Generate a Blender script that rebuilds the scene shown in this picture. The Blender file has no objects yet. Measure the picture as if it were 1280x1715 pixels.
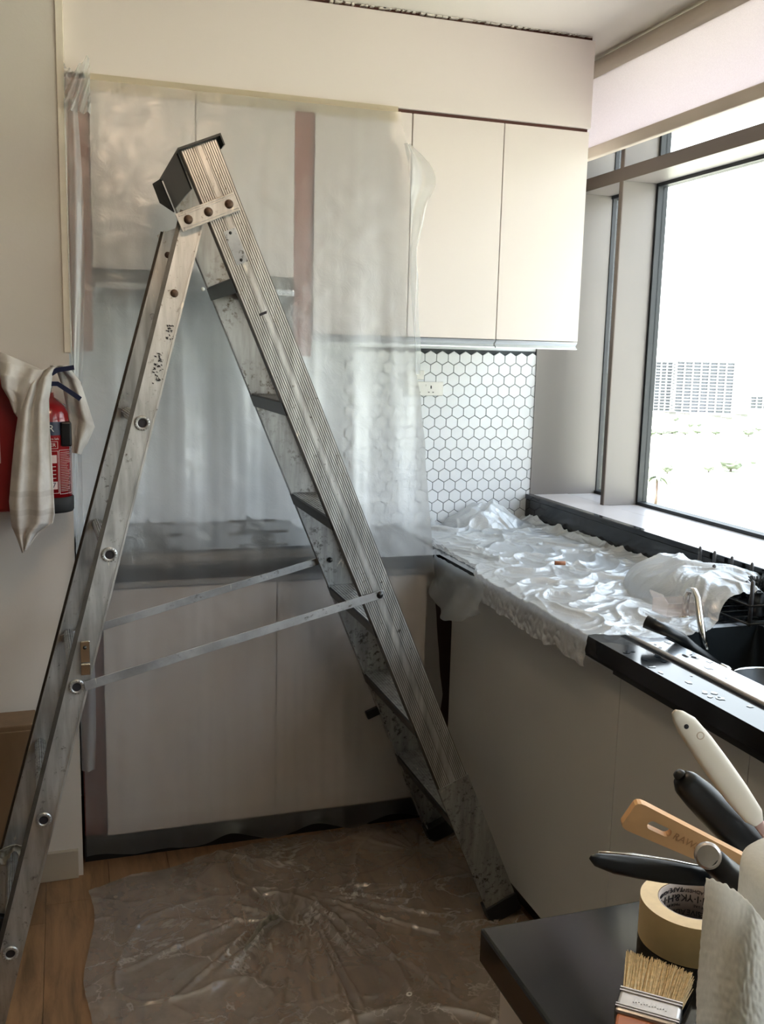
import bpy, bmesh, math, random
from mathutils import Vector, Matrix, noise
random.seed(7)
C = bpy.context.scene.collection
SC = bpy.context.scene
PI = math.pi
# ---------------------------------------------------------------- camera
F = 1617.83
MR = ((0.95000356, -0.31130894, 0.02408264), (-0.0272507, -0.15949925, -0.98682186), (0.31104763, 0.93682802, -0.16000824))
EYE = Vector((0, 0, 1.67))
cam_d = bpy.data.cameras.new('camera'); cam = bpy.data.objects.new('camera', cam_d); C.objects.link(cam)
cam_d.sensor_fit = 'HORIZONTAL'; cam_d.sensor_width = 36; cam_d.lens = F / 1280 * 36
cam_d.clip_start = 0.05; cam_d.clip_end = 5000
m = Matrix.Identity(4)
for i in range(3):
    m[i][0] = MR[0][i]; m[i][1] = -MR[1][i]; m[i][2] = -MR[2][i]; m[i][3] = EYE[i]
cam.matrix_world = m; SC.camera = cam
# ---------------------------------------------------------------- world and lights
W = bpy.data.worlds.new('sky'); SC.world = W; W.use_nodes = True
nt = W.node_tree; bg = nt.nodes['Background']
tc = nt.nodes.new('ShaderNodeTexCoord'); sx = nt.nodes.new('ShaderNodeSeparateXYZ'); cr = nt.nodes.new('ShaderNodeValToRGB')
nt.links.new(tc.outputs['Generated'], sx.inputs[0]); nt.links.new(sx.outputs['Z'], cr.inputs[0]); nt.links.new(cr.outputs[0], bg.inputs[0])
cr.color_ramp.elements[0].position = 0.0; cr.color_ramp.elements[0].color = (.95, .98, 1, 1)
cr.color_ramp.elements[1].position = 0.9; cr.color_ramp.elements[1].color = (.66, .81, 1, 1)
bg.inputs[1].default_value = 4.2
def area(name, loc, size, energy, col, direction, portal=False):
    d = bpy.data.lights.new(name, 'AREA'); d.shape = 'RECTANGLE'; d.size, d.size_y = size; d.energy = energy; d.color = col
    o = bpy.data.objects.new(name, d); C.objects.link(o); o.location = loc
    o.rotation_euler = Vector(direction).to_track_quat('-Z', 'Y').to_euler()
    if portal: d.cycles.is_portal = True
    return o
area('window_portal', (2.3, 0.3, 1.92), (6.8, 1.9), 1, (1, 1, 1), (-1, 0, 0), True)
def sphere_light(name, loc, e, col, r=.06):
    d = bpy.data.lights.new(name, 'POINT'); d.energy = e; d.color = col; d.shadow_soft_size = r
    o = bpy.data.objects.new(name, d); C.objects.link(o); o.location = loc
sphere_light('ceiling_lamp', (.35, 1.35, 2.58), 9, (1, .72, .50), .10)
sd = bpy.data.lights.new('sun', 'SUN'); sd.energy = 22; sd.angle = .01; sd.color = (1, .965, .91)
so = bpy.data.objects.new('sun', sd); C.objects.link(so); so.rotation_euler = Vector((.55, .25, -.8)).to_track_quat('-Z', 'Y').to_euler()
SC.view_settings.view_transform = 'Standard'; SC.view_settings.look = 'None'
SC.view_settings.exposure = 0.52; SC.view_settings.gamma = 1.0; SC.view_settings.use_curve_mapping = False
cy = SC.cycles
cy.max_bounces = 10; cy.diffuse_bounces = 5; cy.glossy_bounces = 4; cy.transmission_bounces = 6; cy.transparent_max_bounces = 24
cy.use_denoising = True; cy.sample_clamp_indirect = 6; cy.caustics_reflective = False; cy.caustics_refractive = False

# ---------------------------------------------------------------- helpers
def ray(px, py):
    v = ((px - 640) / F, (py - 857.5) / F, 1)
    return Vector([sum(MR[r][c] * v[r] for r in range(3)) for c in range(3)])
def P(px, py, axis, val):                     # photo pixel -> point on the plane axis = val
    d = ray(px, py); return EYE + d * ((val - EYE[axis]) / d[axis])
def Q(px, py, depth):                         # photo pixel -> point at a distance in front of the camera
    return EYE + ray(px, py) * depth
def wloc(o):
    v = Vector((0, 0, 0))
    while o is not None: v += o.location; o = o.parent
    return v
class MB:
    def __init__(s): s.v = []; s.f = []; s.sm = []
    def add(s, vs, fs, smooth=False):
        n = len(s.v); s.v += [Vector(v) for v in vs]
        for f in fs: s.f.append([i + n for i in f]); s.sm.append(smooth)
    def box(s, a, b):
        x0, y0, z0 = [min(a[i], b[i]) for i in range(3)]; x1, y1, z1 = [max(a[i], b[i]) for i in range(3)]
        s.add([(x0,y0,z0),(x1,y0,z0),(x1,y1,z0),(x0,y1,z0),(x0,y0,z1),(x1,y0,z1),(x1,y1,z1),(x0,y1,z1)],
              [(0,3,2,1),(4,5,6,7),(0,1,5,4),(1,2,6,5),(2,3,7,6),(3,0,4,7)]); return s
    def fbox(s, o, ax, ay, az, a, b):         # box in a frame with origin o and three axes
        n = len(s.v); s.box(a, b)
        for i in range(n, n + 8):
            v = s.v[i]; s.v[i] = Vector(o) + ax * v.x + ay * v.y + az * v.z
        return s
    def prism(s, pts, off):                   # polygon (3D points) extruded along off
        n = len(pts); off = Vector(off)
        s.add([Vector(p) for p in pts] + [Vector(p) + off for p in pts],
              [tuple(range(n))[::-1], tuple(range(n, 2 * n))] + [(i, (i + 1) % n, n + (i + 1) % n, n + i) for i in range(n)]); return s
    def tube(s, path, r, seg=10, cap=True, radf=None):
        path = [Vector(p) for p in path]; n = len(s.v); N = len(path); up = None
        for i, p in enumerate(path):
            t = (path[min(i + 1, N - 1)] - path[max(i - 1, 0)]).normalized()
            if up is None: up = t.orthogonal().normalized()
            up = (up - t * up.dot(t)).normalized(); bi = t.cross(up)
            ri = r[i] if isinstance(r, (list, tuple)) else r
            for k in range(seg):
                a = 2 * PI * k / seg; q = ri * (radf(k) if radf else 1)
                s.v.append(p + (up * math.cos(a) + bi * math.sin(a)) * q)
        for i in range(N - 1):
            for k in range(seg):
                s.f.append([n + i*seg + k, n + i*seg + (k+1) % seg, n + (i+1)*seg + (k+1) % seg, n + (i+1)*seg + k]); s.sm.append(radf is None)
        if cap:
            s.f.append([n + k for k in range(seg)][::-1]); s.sm.append(False)
            s.f.append([n + (N-1)*seg + k for k in range(seg)]); s.sm.append(False)
        return s
    def lathe(s, o, prof, seg=24, axis=(0, 0, 1)):  # prof: list of (radius, height)
        az = Vector(axis).normalized(); ax = az.orthogonal().normalized(); ay = az.cross(ax); n = len(s.v)
        for r, h in prof:
            for k in range(seg):
                a = 2 * PI * k / seg; s.v.append(Vector(o) + az * h + (ax * math.cos(a) + ay * math.sin(a)) * r)
        for i in range(len(prof) - 1):
            for k in range(seg):
                s.f.append([n + i*seg + k, n + i*seg + (k+1) % seg, n + (i+1)*seg + (k+1) % seg, n + (i+1)*seg + k]); s.sm.append(True)
        return s
    def grid(s, nu, nv, fn):
        n = len(s.v)
        for j in range(nv + 1):
            for i in range(nu + 1): s.v.append(Vector(fn(i / nu, j / nv)))
        for j in range(nv):
            for i in range(nu):
                a = n + j * (nu + 1) + i; s.f.append([a, a + 1, a + nu + 2, a + nu + 1]); s.sm.append(True)
        return s
    def build(s, name, mat, parent=None, bevel=0, solid=0, loc=None):
        me = bpy.data.meshes.new(name)
        if parent is not None: o0 = wloc(parent)
        elif loc is not None: o0 = Vector(loc)
        else:
            xs = [v.x for v in s.v]; ys = [v.y for v in s.v]; zs = [v.z for v in s.v]
            o0 = Vector(((min(xs)+max(xs))/2, (min(ys)+max(ys))/2, min(zs)))
        me.from_pydata([v - o0 for v in s.v], [], s.f); me.update()
        me.polygons.foreach_set('use_smooth', s.sm)
        bm = bmesh.new(); bm.from_mesh(me); bmesh.ops.recalc_face_normals(bm, faces=bm.faces[:]); bm.to_mesh(me); bm.free()
        o = bpy.data.objects.new(name, me); C.objects.link(o); me.materials.append(mat)
        if parent is not None: o.parent = parent
        else: o.location = o0
        if bevel:
            b = o.modifiers.new('bevel', 'BEVEL'); b.width = bevel; b.segments = 2; b.limit_method = 'ANGLE'; b.angle_limit = .6
        if solid:
            b = o.modifiers.new('solid', 'SOLIDIFY'); b.thickness = solid; b.offset = 0
        return o
def tag(o, label, cat, group=None, kind=None):
    o['label'] = label; o['category'] = cat
    if group: o['group'] = group
    if kind: o['kind'] = kind
    return o
def thing(name, loc, label, cat, group=None):
    o = bpy.data.objects.new(name, None); C.objects.link(o); o.location = loc; o.empty_display_size = .1
    return tag(o, label, cat, group)
def struct(o): o['kind'] = 'structure'; return o
def sempty(name, loc):
    o = bpy.data.objects.new(name, None); C.objects.link(o); o.location = loc; return struct(o)

# ---------------------------------------------------------------- materials
def srgb(r, g, b):
    f = lambda c: (c / 255 / 12.92) if c / 255 <= .04045 else ((c / 255 + .055) / 1.055) ** 2.4
    return (f(r), f(g), f(b), 1)
class NT:
    def __init__(s, name):
        s.m = bpy.data.materials.new(name); s.m.use_nodes = True; s.t = s.m.node_tree; s.b = s.t.nodes['Principled BSDF']; s.out = s.t.nodes['Material Output']
    def n(s, ty, **k):
        x = s.t.nodes.new(ty)
        for a, b in k.items():
            if a in x.inputs: x.inputs[a].default_value = b
            else: setattr(x, a, b)
        return x
    def l(s, a, b): s.t.links.new(a, b)
    def coord(s, scale=(1, 1, 1), kind='Object'):
        tc = s.n('ShaderNodeTexCoord'); mp = s.n('ShaderNodeMapping'); mp.inputs['Scale'].default_value = scale
        s.l(tc.outputs[kind], mp.inputs[0]); return mp.outputs[0]
    def noise(s, co, scale, detail=4, rough=.55, dist=0):
        x = s.n('ShaderNodeTexNoise'); x.inputs['Scale'].default_value = scale; x.inputs['Detail'].default_value = detail
        x.inputs['Roughness'].default_value = rough; x.inputs['Distortion'].default_value = dist; s.l(co, x.inputs['Vector']); return x.outputs[0]
    def ramp(s, fac, stops):
        x = s.n('ShaderNodeValToRGB'); e = x.color_ramp.elements
        e[0].position, e[0].color = stops[0]; e[1].position, e[1].color = stops[-1]
        for p, c in stops[1:-1]: q = e.new(p); q.color = c
        s.l(fac, x.inputs[0]); return x.outputs[0]
    def mix(s, fac, a, b):
        x = s.n('ShaderNodeMix'); x.data_type = 'RGBA'
        for v, i in ((fac, 0), (a, 6), (b, 7)):
            if hasattr(v, 'is_output'): s.l(v, x.inputs[i])
            else: x.inputs[i].default_value = v
        return x.outputs[2]
    def bump(s, h, strength, dist=.002):
        x = s.n('ShaderNodeBump'); x.inputs['Strength'].default_value = strength; x.inputs['Distance'].default_value = dist
        s.l(h, x.inputs['Height']); s.l(x.outputs[0], s.b.inputs['Normal']); return x.outputs[0]
def pbr(name, col, rough=.5, metal=0, var=.06, vscale=4, bump=0, bscale=60, spec=.5, stretch=(1, 1, 1), coat=0):
    t = NT(name); co = t.coord(stretch); b = t.b
    c = Vector(col[:3]); n1 = t.noise(co, vscale)
    b.inputs['Roughness'].default_value = rough; b.inputs['Metallic'].default_value = metal; b.inputs['Specular IOR Level'].default_value = spec
    t.l(t.ramp(n1, [(.3, (*(c * (1 - var)), 1)), (.7, (*[min(1, q * (1 + var)) for q in c], 1))]), b.inputs['Base Color'])
    if bump: t.bump(t.noise(co, bscale), bump)
    if coat: b.inputs['Coat Weight'].default_value = coat; b.inputs['Coat Roughness'].default_value = .05
    return t.m
BW = (0, 0, 0, 1); WW = (1, 1, 1, 1)
M = {}
M['wall'] = pbr('wall_paint', srgb(212, 206, 199), .75, var=.02, vscale=2, bump=.15, bscale=90)
M['wallfar'] = pbr('far_wall_paint', srgb(120, 114, 110), .8)
M['ceil'] = pbr('ceiling_paint', srgb(226, 221, 212), .85, var=.02, vscale=2)
M['cab'] = pbr('cabinet_laminate', srgb(226, 218, 213), .38, var=.015, vscale=1.5)
M['cab_shaded'] = pbr('cabinet_shaded_laminate', srgb(196, 197, 195), .45, var=.015, vscale=2)  # same white laminate, darkened for fronts turned away from the window
M['wood'] = pbr('redwood_filler', srgb(146, 88, 66), .5, var=.18, vscale=6, stretch=(6, 6, .6))
M['wooddark'] = pbr('redwood_gap', srgb(92, 52, 42), .6, var=.15)
M['alu'] = pbr('handle_profile_alu', srgb(200, 203, 206), .3, .8, var=.03)
M['granite'] = pbr('black_granite', srgb(15, 18, 22), .11, var=.5, vscale=180, spec=.4)
M['plinth'] = pbr('black_plinth', srgb(20, 22, 26), .4, var=.2)
M['dark'] = pbr('dark_metal', srgb(48, 50, 50), .4, .5, var=.15, vscale=20)
M['black'] = pbr('black_plastic', srgb(18, 20, 22), .36, var=.15, vscale=30)
M['bolt'] = pbr('rusty_bolt', srgb(92, 72, 58), .6, .5, var=.4, vscale=120)
M['cladding'] = pbr('grey_cladding', srgb(120, 115, 112), .42, .15, var=.03, vscale=1.5)
M['bronze'] = pbr('bronze_frame', srgb(84, 73, 65), .5, .2, var=.04)
M['gasket'] = pbr('window_gasket', srgb(26, 31, 36), .5, var=.1)
M['sill'] = pbr('sill_metal', srgb(196, 190, 190), .3, .1, var=.03, vscale=2)
M['chrome'] = pbr('chrome', srgb(205, 203, 198), .12, 1, var=.04)
M['steel'] = pbr('sink_steel', srgb(190, 194, 200), .22, .9, var=.08, vscale=15)
M['brushed'] = pbr('brushed_steel_edge', srgb(214, 208, 204), .45, .5)
M['tile'] = pbr('white_tile', srgb(226, 229, 232), .28, var=.02, vscale=2)
M['grout'] = pbr('dark_grout', srgb(52, 58, 62), .8)
M['panel'] = pbr('splashback_panel', srgb(226, 231, 236), .35, var=.03)
M['white_pl'] = pbr('white_plastic', srgb(232, 230, 224), .35, var=.03)
M['red'] = pbr('red_enamel', srgb(148, 20, 26), .22, var=.08, coat=.6)
M['darkred'] = pbr('red_box_enamel', srgb(126, 24, 24), .3, var=.15)
M['blue'] = pbr('navy_enamel', srgb(22, 30, 62), .35)
M['print'] = pbr('white_print', srgb(214, 190, 188), .5)
M['rubber'] = pbr('rubber', srgb(16, 17, 18), .7)
M['tape'] = pbr('masking_tape', srgb(216, 190, 142), .6, var=.04, vscale=40)
M['tapeside'] = pbr('masking_tape_side', srgb(226, 204, 164), .7, var=.05, vscale=90)
M['card'] = pbr('core_cardboard', srgb(168, 156, 148), .8, var=.05)
M['ink'] = pbr('black_ink', srgb(36, 32, 36), .7)
M['trimtape'] = pbr('cream_tape', srgb(226, 217, 202), .6, var=.05, vscale=20)
M['beech'] = pbr('beech_wood', srgb(216, 170, 120), .5, var=.08, vscale=12, stretch=(1, 6, 1))
M['engrave'] = pbr('engraving', srgb(186, 138, 92), .7)
M['orangewood'] = pbr('varnished_handle', srgb(182, 108, 66), .35, var=.1)
M['bristle'] = pbr('bristle', srgb(206, 178, 128), .7, var=.25, vscale=200)
M['ferrule'] = pbr('ferrule_tin', srgb(196, 190, 186), .3, .85, var=.08, vscale=60)
M['paper'] = pbr('kitchen_paper', srgb(232, 228, 220), .9, var=.02, vscale=30, bump=.12, bscale=300)
def papermat():
    t = NT('kitchen_paper'); t.t.nodes.remove(t.b); co = t.coord(); n = t.noise(co, 260, 3); c = t.ramp(n, [(.3, srgb(232, 230, 224)), (.7, srgb(240, 238, 232))])
    bp = t.n('ShaderNodeBump'); bp.inputs['Strength'].default_value = .15; bp.inputs['Distance'].default_value = .001; t.l(n, bp.inputs['Height'])
    df = t.n('ShaderNodeBsdfDiffuse'); tl = t.n('ShaderNodeBsdfTranslucent'); t.l(c, df.inputs[0]); t.l(c, tl.inputs[0]); t.l(bp.outputs[0], df.inputs['Normal'])
    x = t.n('ShaderNodeMixShader'); x.inputs[0].default_value = .5; t.l(df.outputs[0], x.inputs[1]); t.l(tl.outputs[0], x.inputs[2]); t.l(x.outputs[0], t.out.inputs[0]); return t.m
M['paper'] = papermat()
M['ivory'] = pbr('ivory_plastic', srgb(226, 218, 204), .4, var=.05, vscale=10)
M['brownbox'] = pbr('brown_cabinet_wood', srgb(122, 98, 72), .6, var=.1, vscale=5, stretch=(4, 4, 1))
M['fabricblind'] = None
M['soot'] = pbr('hob_glass', srgb(14, 15, 17), .12, var=.1)
M['bandsteel'] = pbr('hob_steel', srgb(138, 128, 116), .4, .5, var=.2, vscale=30)
M['skirt'] = pbr('skirting_paint', srgb(176, 166, 150), .6, var=.03)
M['cig'] = pbr('brown_plug', srgb(160, 104, 72), .7)
M['leafgreen'] = pbr('dark_leaf', srgb(22, 26, 24), .6)

def worn(name, base, dirt, paint, metal=.75, rough=.42, stretch=(1, 1, 1), d0=.5, warm=True):
    t = NT(name); b = t.b; co = t.coord(stretch); co2 = t.coord((1, 1, 1))
    streak = t.noise(co, 9, 6, .6); fine = t.noise(co2, 60, 5, .7); big = t.noise(co2, 5, 4, .6)
    c1 = t.ramp(streak, [(.3, srgb(*[v * .78 for v in base])), (.65, srgb(*base))])
    k = t.ramp(fine, [(d0 + .06, BW), (d0 + .16, WW)])
    k2 = t.ramp(big, [(.42, BW), (.6, WW)])
    mm = t.n('ShaderNodeMath', operation='MULTIPLY'); t.l(k, mm.inputs[0]); t.l(k2, mm.inputs[1])
    c2 = t.mix(mm.outputs[0], c1, srgb(*dirt))
    # old white paint drips and plaster specks
    sp = t.noise(t.coord((1, 1, .35)), 42, 3, .5, .6); kp = t.ramp(sp, [(.70, BW), (.74, WW)])
    c3 = t.mix(kp, c2, srgb(*paint))
    # the upper part of the ladder is stained a warmer tone by handling
    tc = t.n('ShaderNodeTexCoord'); sx = t.n('ShaderNodeSeparateXYZ'); t.l(tc.outputs['Object'], sx.inputs[0])
    kz = t.n('ShaderNodeMapRange'); kz.inputs[1].default_value = 1.2; kz.inputs[2].default_value = 2.1; t.l(sx.outputs['Z'], kz.inputs[0])
    kk = t.n('ShaderNodeMath', operation='MULTIPLY'); t.l(kz.outputs[0], kk.inputs[0]); kk.inputs[1].default_value = .3 if warm else 0
    c4 = t.mix(kk.outputs[0], c3, srgb(176, 150, 118))
    t.l(c4, b.inputs['Base Color'])
    b.inputs['Metallic'].default_value = metal; b.inputs['Roughness'].default_value = rough
    ro = t.ramp(big, [(.3, (rough * .7,) * 3 + (1,)), (.7, (min(1, rough * 1.5),) * 3 + (1,))]); t.l(ro, b.inputs['Roughness'])
    t.bump(fine, .25, .001); return t.m
M['alum'] = worn('worn_aluminium', (206, 208, 208), (70, 64, 56), (226, 222, 212), metal=.9, rough=.38, stretch=(5, 5, .5), d0=.54)
M['alumdull'] = worn('dull_aluminium', (176, 179, 180), (62, 58, 52), (216, 212, 202), metal=.88, rough=.42, stretch=(5, 5, .5), d0=.46)
M['alumgroove'] = pbr('dirty_shaded_groove', srgb(84, 80, 74), .5, .6, var=.2, vscale=30)  # groove dirt, and the painted shadow on the rear rail lips
M['galv'] = worn('galvanised_strip', (170, 172, 174), (84, 80, 74), (220, 218, 210), metal=.7, rough=.45, warm=False)

def plastic(name, trans, refr, diff, gloss, rough_g=.22, col=(232, 238, 242), rr=.35, streaky=None, bumpscale=18, bstr=.35):
    t = NT(name); t.t.nodes.remove(t.b)
    co = t.coord(); h1 = t.noise(co, bumpscale, 6, .62, .8); bp = t.n('ShaderNodeBump'); bp.inputs['Strength'].default_value = bstr; bp.inputs['Distance'].default_value = .01; t.l(h1, bp.inputs['Height'])
    tr = t.n('ShaderNodeBsdfTransparent'); tr.inputs[0].default_value = (.985, .985, .985, 1)
    rf = t.n('ShaderNodeBsdfRefraction'); rf.inputs['Color'].default_value = (.96, .97, .98, 1); rf.inputs['Roughness'].default_value = rr; rf.inputs['IOR'].default_value = 1.06
    df = t.n('ShaderNodeBsdfDiffuse'); df.inputs[0].default_value = srgb(*col); tl = t.n('ShaderNodeBsdfTranslucent'); tl.inputs[0].default_value = srgb(*col)
    gl = t.n('ShaderNodeBsdfGlossy'); gl.inputs['Roughness'].default_value = rough_g; gl.inputs[0].default_value = WW
    for x in (df, tl, gl): t.l(bp.outputs[0], x.inputs['Normal'])
    def mx(f, a, b):
        x = t.n('ShaderNodeMixShader')
        if hasattr(f, 'is_output'): t.l(f, x.inputs[0])
        else: x.inputs[0].default_value = f
        t.l(a, x.inputs[1]); t.l(b, x.inputs[2]); return x.outputs[0]
    s = trans + refr
    see = mx(refr / s, tr.outputs[0], rf.outputs[0]) if refr > 0 else tr.outputs[0]
    milk = mx(.2 if name == 'hanging_film' else .45, df.outputs[0], tl.outputs[0])
    fac = diff / (diff + s)
    if streaky:
        dn = t.noise(t.coord(streaky[2]), streaky[0], streaky[3], .6, .6)
        if streaky[4]:  # floor film: whitish lines painted in as light caught on the wrinkles
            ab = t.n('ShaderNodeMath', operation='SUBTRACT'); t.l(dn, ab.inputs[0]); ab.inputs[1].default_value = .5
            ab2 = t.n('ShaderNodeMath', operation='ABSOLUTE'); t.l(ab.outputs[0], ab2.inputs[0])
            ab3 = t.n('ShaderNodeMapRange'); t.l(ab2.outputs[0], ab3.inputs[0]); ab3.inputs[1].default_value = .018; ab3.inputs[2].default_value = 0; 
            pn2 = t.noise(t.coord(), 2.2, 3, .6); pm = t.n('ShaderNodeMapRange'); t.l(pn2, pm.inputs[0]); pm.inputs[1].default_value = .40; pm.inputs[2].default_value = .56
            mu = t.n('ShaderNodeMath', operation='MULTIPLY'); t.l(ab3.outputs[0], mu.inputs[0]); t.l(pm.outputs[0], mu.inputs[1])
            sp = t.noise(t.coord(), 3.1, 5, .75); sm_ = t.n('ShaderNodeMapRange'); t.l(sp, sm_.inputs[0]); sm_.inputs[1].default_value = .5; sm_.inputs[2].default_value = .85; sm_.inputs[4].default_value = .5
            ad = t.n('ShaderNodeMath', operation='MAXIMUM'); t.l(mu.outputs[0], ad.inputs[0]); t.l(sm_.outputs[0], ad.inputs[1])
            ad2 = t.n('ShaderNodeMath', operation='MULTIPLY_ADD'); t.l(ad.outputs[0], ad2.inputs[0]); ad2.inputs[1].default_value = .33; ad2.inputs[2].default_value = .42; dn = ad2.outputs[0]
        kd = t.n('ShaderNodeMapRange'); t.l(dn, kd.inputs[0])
        kd.inputs[1].default_value = .42; kd.inputs[2].default_value = .75; kd.inputs[3].default_value = fac; kd.inputs[4].default_value = streaky[1]; fac = kd.outputs[0]
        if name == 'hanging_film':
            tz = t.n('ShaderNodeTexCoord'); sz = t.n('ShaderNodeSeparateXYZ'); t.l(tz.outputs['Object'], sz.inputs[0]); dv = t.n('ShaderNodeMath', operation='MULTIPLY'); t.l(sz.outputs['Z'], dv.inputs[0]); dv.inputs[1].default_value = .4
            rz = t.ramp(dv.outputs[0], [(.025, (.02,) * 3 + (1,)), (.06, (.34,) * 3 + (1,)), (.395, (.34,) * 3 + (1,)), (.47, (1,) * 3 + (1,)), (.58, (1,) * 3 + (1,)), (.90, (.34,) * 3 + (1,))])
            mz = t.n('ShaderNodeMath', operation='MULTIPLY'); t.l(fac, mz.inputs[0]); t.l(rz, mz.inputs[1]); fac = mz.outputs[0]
    body = mx(fac, see, milk)
    t.l(mx(gloss, body, gl.outputs[0]), t.out.inputs[0]); return t.m
M['film'] = plastic('hanging_film', .42, .19, .42, .05, rr=.33, streaky=(3.2, .64, (1.6, 1, .14), 2, False))
M['filmclear'] = plastic('clear_film', .62, 0, .30, .08)
M['filmcounter'] = plastic('counter_film', .30, 0, .58, .2, .16, col=(238, 242, 246), bumpscale=22, bstr=.6)
M['filmfloor'] = plastic('floor_film', .50, 0, .38, .13, .25, col=(200, 194, 186), streaky=(4.5, .9, (1, 1, 1), 5, True), bumpscale=9, bstr=.3)
M['box_clear'] = plastic('clear_peach_box', .78, 0, .16, .08, .1, col=(238, 214, 200))
def glassmat():
    t = NT('window_glass'); t.t.nodes.remove(t.b)
    tr = t.n('ShaderNodeBsdfTransparent'); tr.inputs[0].default_value = (.97, .985, .98, 1); gl = t.n('ShaderNodeBsdfGlossy'); gl.inputs['Roughness'].default_value = .02
    x = t.n('ShaderNodeMixShader'); x.inputs[0].default_value = .035; t.l(tr.outputs[0], x.inputs[1]); t.l(gl.outputs[0], x.inputs[2]); t.l(x.outputs[0], t.out.inputs[0]); return t.m
M['glass'] = glassmat()
def blindmat():
    t = NT('blind_fabric'); t.t.nodes.remove(t.b); co = t.coord()
    w = t.noise(co, 500, 2); c = t.ramp(w, [(.3, srgb(226, 220, 224)), (.7, srgb(238, 232, 236))])
    df = t.n('ShaderNodeBsdfDiffuse'); tl = t.n('ShaderNodeBsdfTranslucent'); t.l(c, df.inputs[0]); t.l(c, tl.inputs[0])
    x = t.n('ShaderNodeMixShader'); x.inputs[0].default_value = .64; t.l(df.outputs[0], x.inputs[1]); t.l(tl.outputs[0], x.inputs[2]); t.l(x.outputs[0], t.out.inputs[0]); return t.m
M['fabricblind'] = blindmat()
def clothmat():
    t = NT('towel_cotton'); co = t.coord(); sx = t.n('ShaderNodeSeparateXYZ'); t.l(co, sx.inputs[0])
    z = t.n('ShaderNodeMath', operation='MULTIPLY'); t.l(sx.outputs['Z'], z.inputs[0]); z.inputs[1].default_value = 120
    s = t.n('ShaderNodeMath', operation='SINE'); t.l(z.outputs[0], s.inputs[0])
    k = t.ramp(s.outputs[0], [(.45, BW), (.7, WW)])
    low = t.n('ShaderNodeMapRange'); t.l(sx.outputs['Z'], low.inputs[0]); low.inputs[1].default_value = .17; low.inputs[2].default_value = .13
    mm = t.n('ShaderNodeMath', operation='MULTIPLY'); t.l(k, mm.inputs[0]); t.l(low.outputs[0], mm.inputs[1])
    mm2 = t.n('ShaderNodeMath', operation='MULTIPLY'); t.l(mm.outputs[0], mm2.inputs[0]); mm2.inputs[1].default_value = .22
    st = t.noise(co, 14, 5); base = t.ramp(st, [(.3, srgb(186, 181, 176)), (.6, srgb(212, 209, 205))])
    t.l(t.mix(mm2.outputs[0], base, srgb(128, 118, 112)), t.b.inputs['Base Color']); t.b.inputs['Roughness'].default_value = .95
    t.bump(t.noise(co, 420, 2), .5, .0015); return t.m
M['cloth'] = clothmat()
def floormat(name, base):
    t = NT(name); co = t.coord((9, 1.2, 1)); n = t.noise(co, 3, 8, .65, .4)
    t.l(t.ramp(n, [(.3, srgb(*[v * .72 for v in base])), (.55, srgb(*base)), (.8, srgb(*[min(255, v * 1.15) for v in base]))]), t.b.inputs['Base Color'])
    t.b.inputs['Roughness'].default_value = .38; t.bump(n, .1, .001); return t.m
M['floor'] = [floormat('floor_laminate', c) for c in ((146, 112, 80), (152, 118, 86), (138, 106, 77))]

# ================================================================ the room
CEIL = 2.735
fl = struct(MB().box((-4.6, -3.3, -.1), (2.4, 3.75, -.012)).build('floor', M['floor'][0], loc=(0, 0, 0)))
pb = {}
for i in range(22):
    x0 = -1.8 + i * .19; k = random.randrange(3); yj = -3.3 + random.random() * 1.2; segs = [-3.3]
    while yj < 3.6: segs.append(yj); yj += 1.28
    segs.append(3.7)
    for a, b in zip(segs, segs[1:]):
        if b - a < .05 or x0 > 1.5: continue
        MB().box((x0 + .0006, a + .0006, -.012), (x0 + .1894, b - .0006, 0)).build('plank', M['floor'][random.randrange(3)], fl)
struct(MB().box((-4.6, -3.3, CEIL), (2.4, 3.75, CEIL + .1)).build('ceiling', M['ceil']))
WL = 3.02
struct(MB().box((-4.6, WL, 0), (.022, 3.75, CEIL)).build('wall_left', M['wall']))
struct(MB().box((-4.7, -3.3, 0), (-4.6, 3.75, CEIL)).build('wall_side', M['wallfar']))
struct(MB().box((-4.7, -3.4, 0), (2.4, -3.3, CEIL)).build('wall_front', M['wallfar']))
struct(MB().box((1.845, -3.3, 0), (2.25, 3.75, 1.08)).build('wall_right', M['wall']))
struct(MB().box((-4.6, WL - .016, 0), (.008, WL, .095)).build('baseboard_left', M['skirt'], bevel=.002))
struct(MB().box((.008, WL - .006, 1.655), (.030, WL + .03, CEIL)).build('trim_1', M['trimtape'], bevel=.002))
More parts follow.
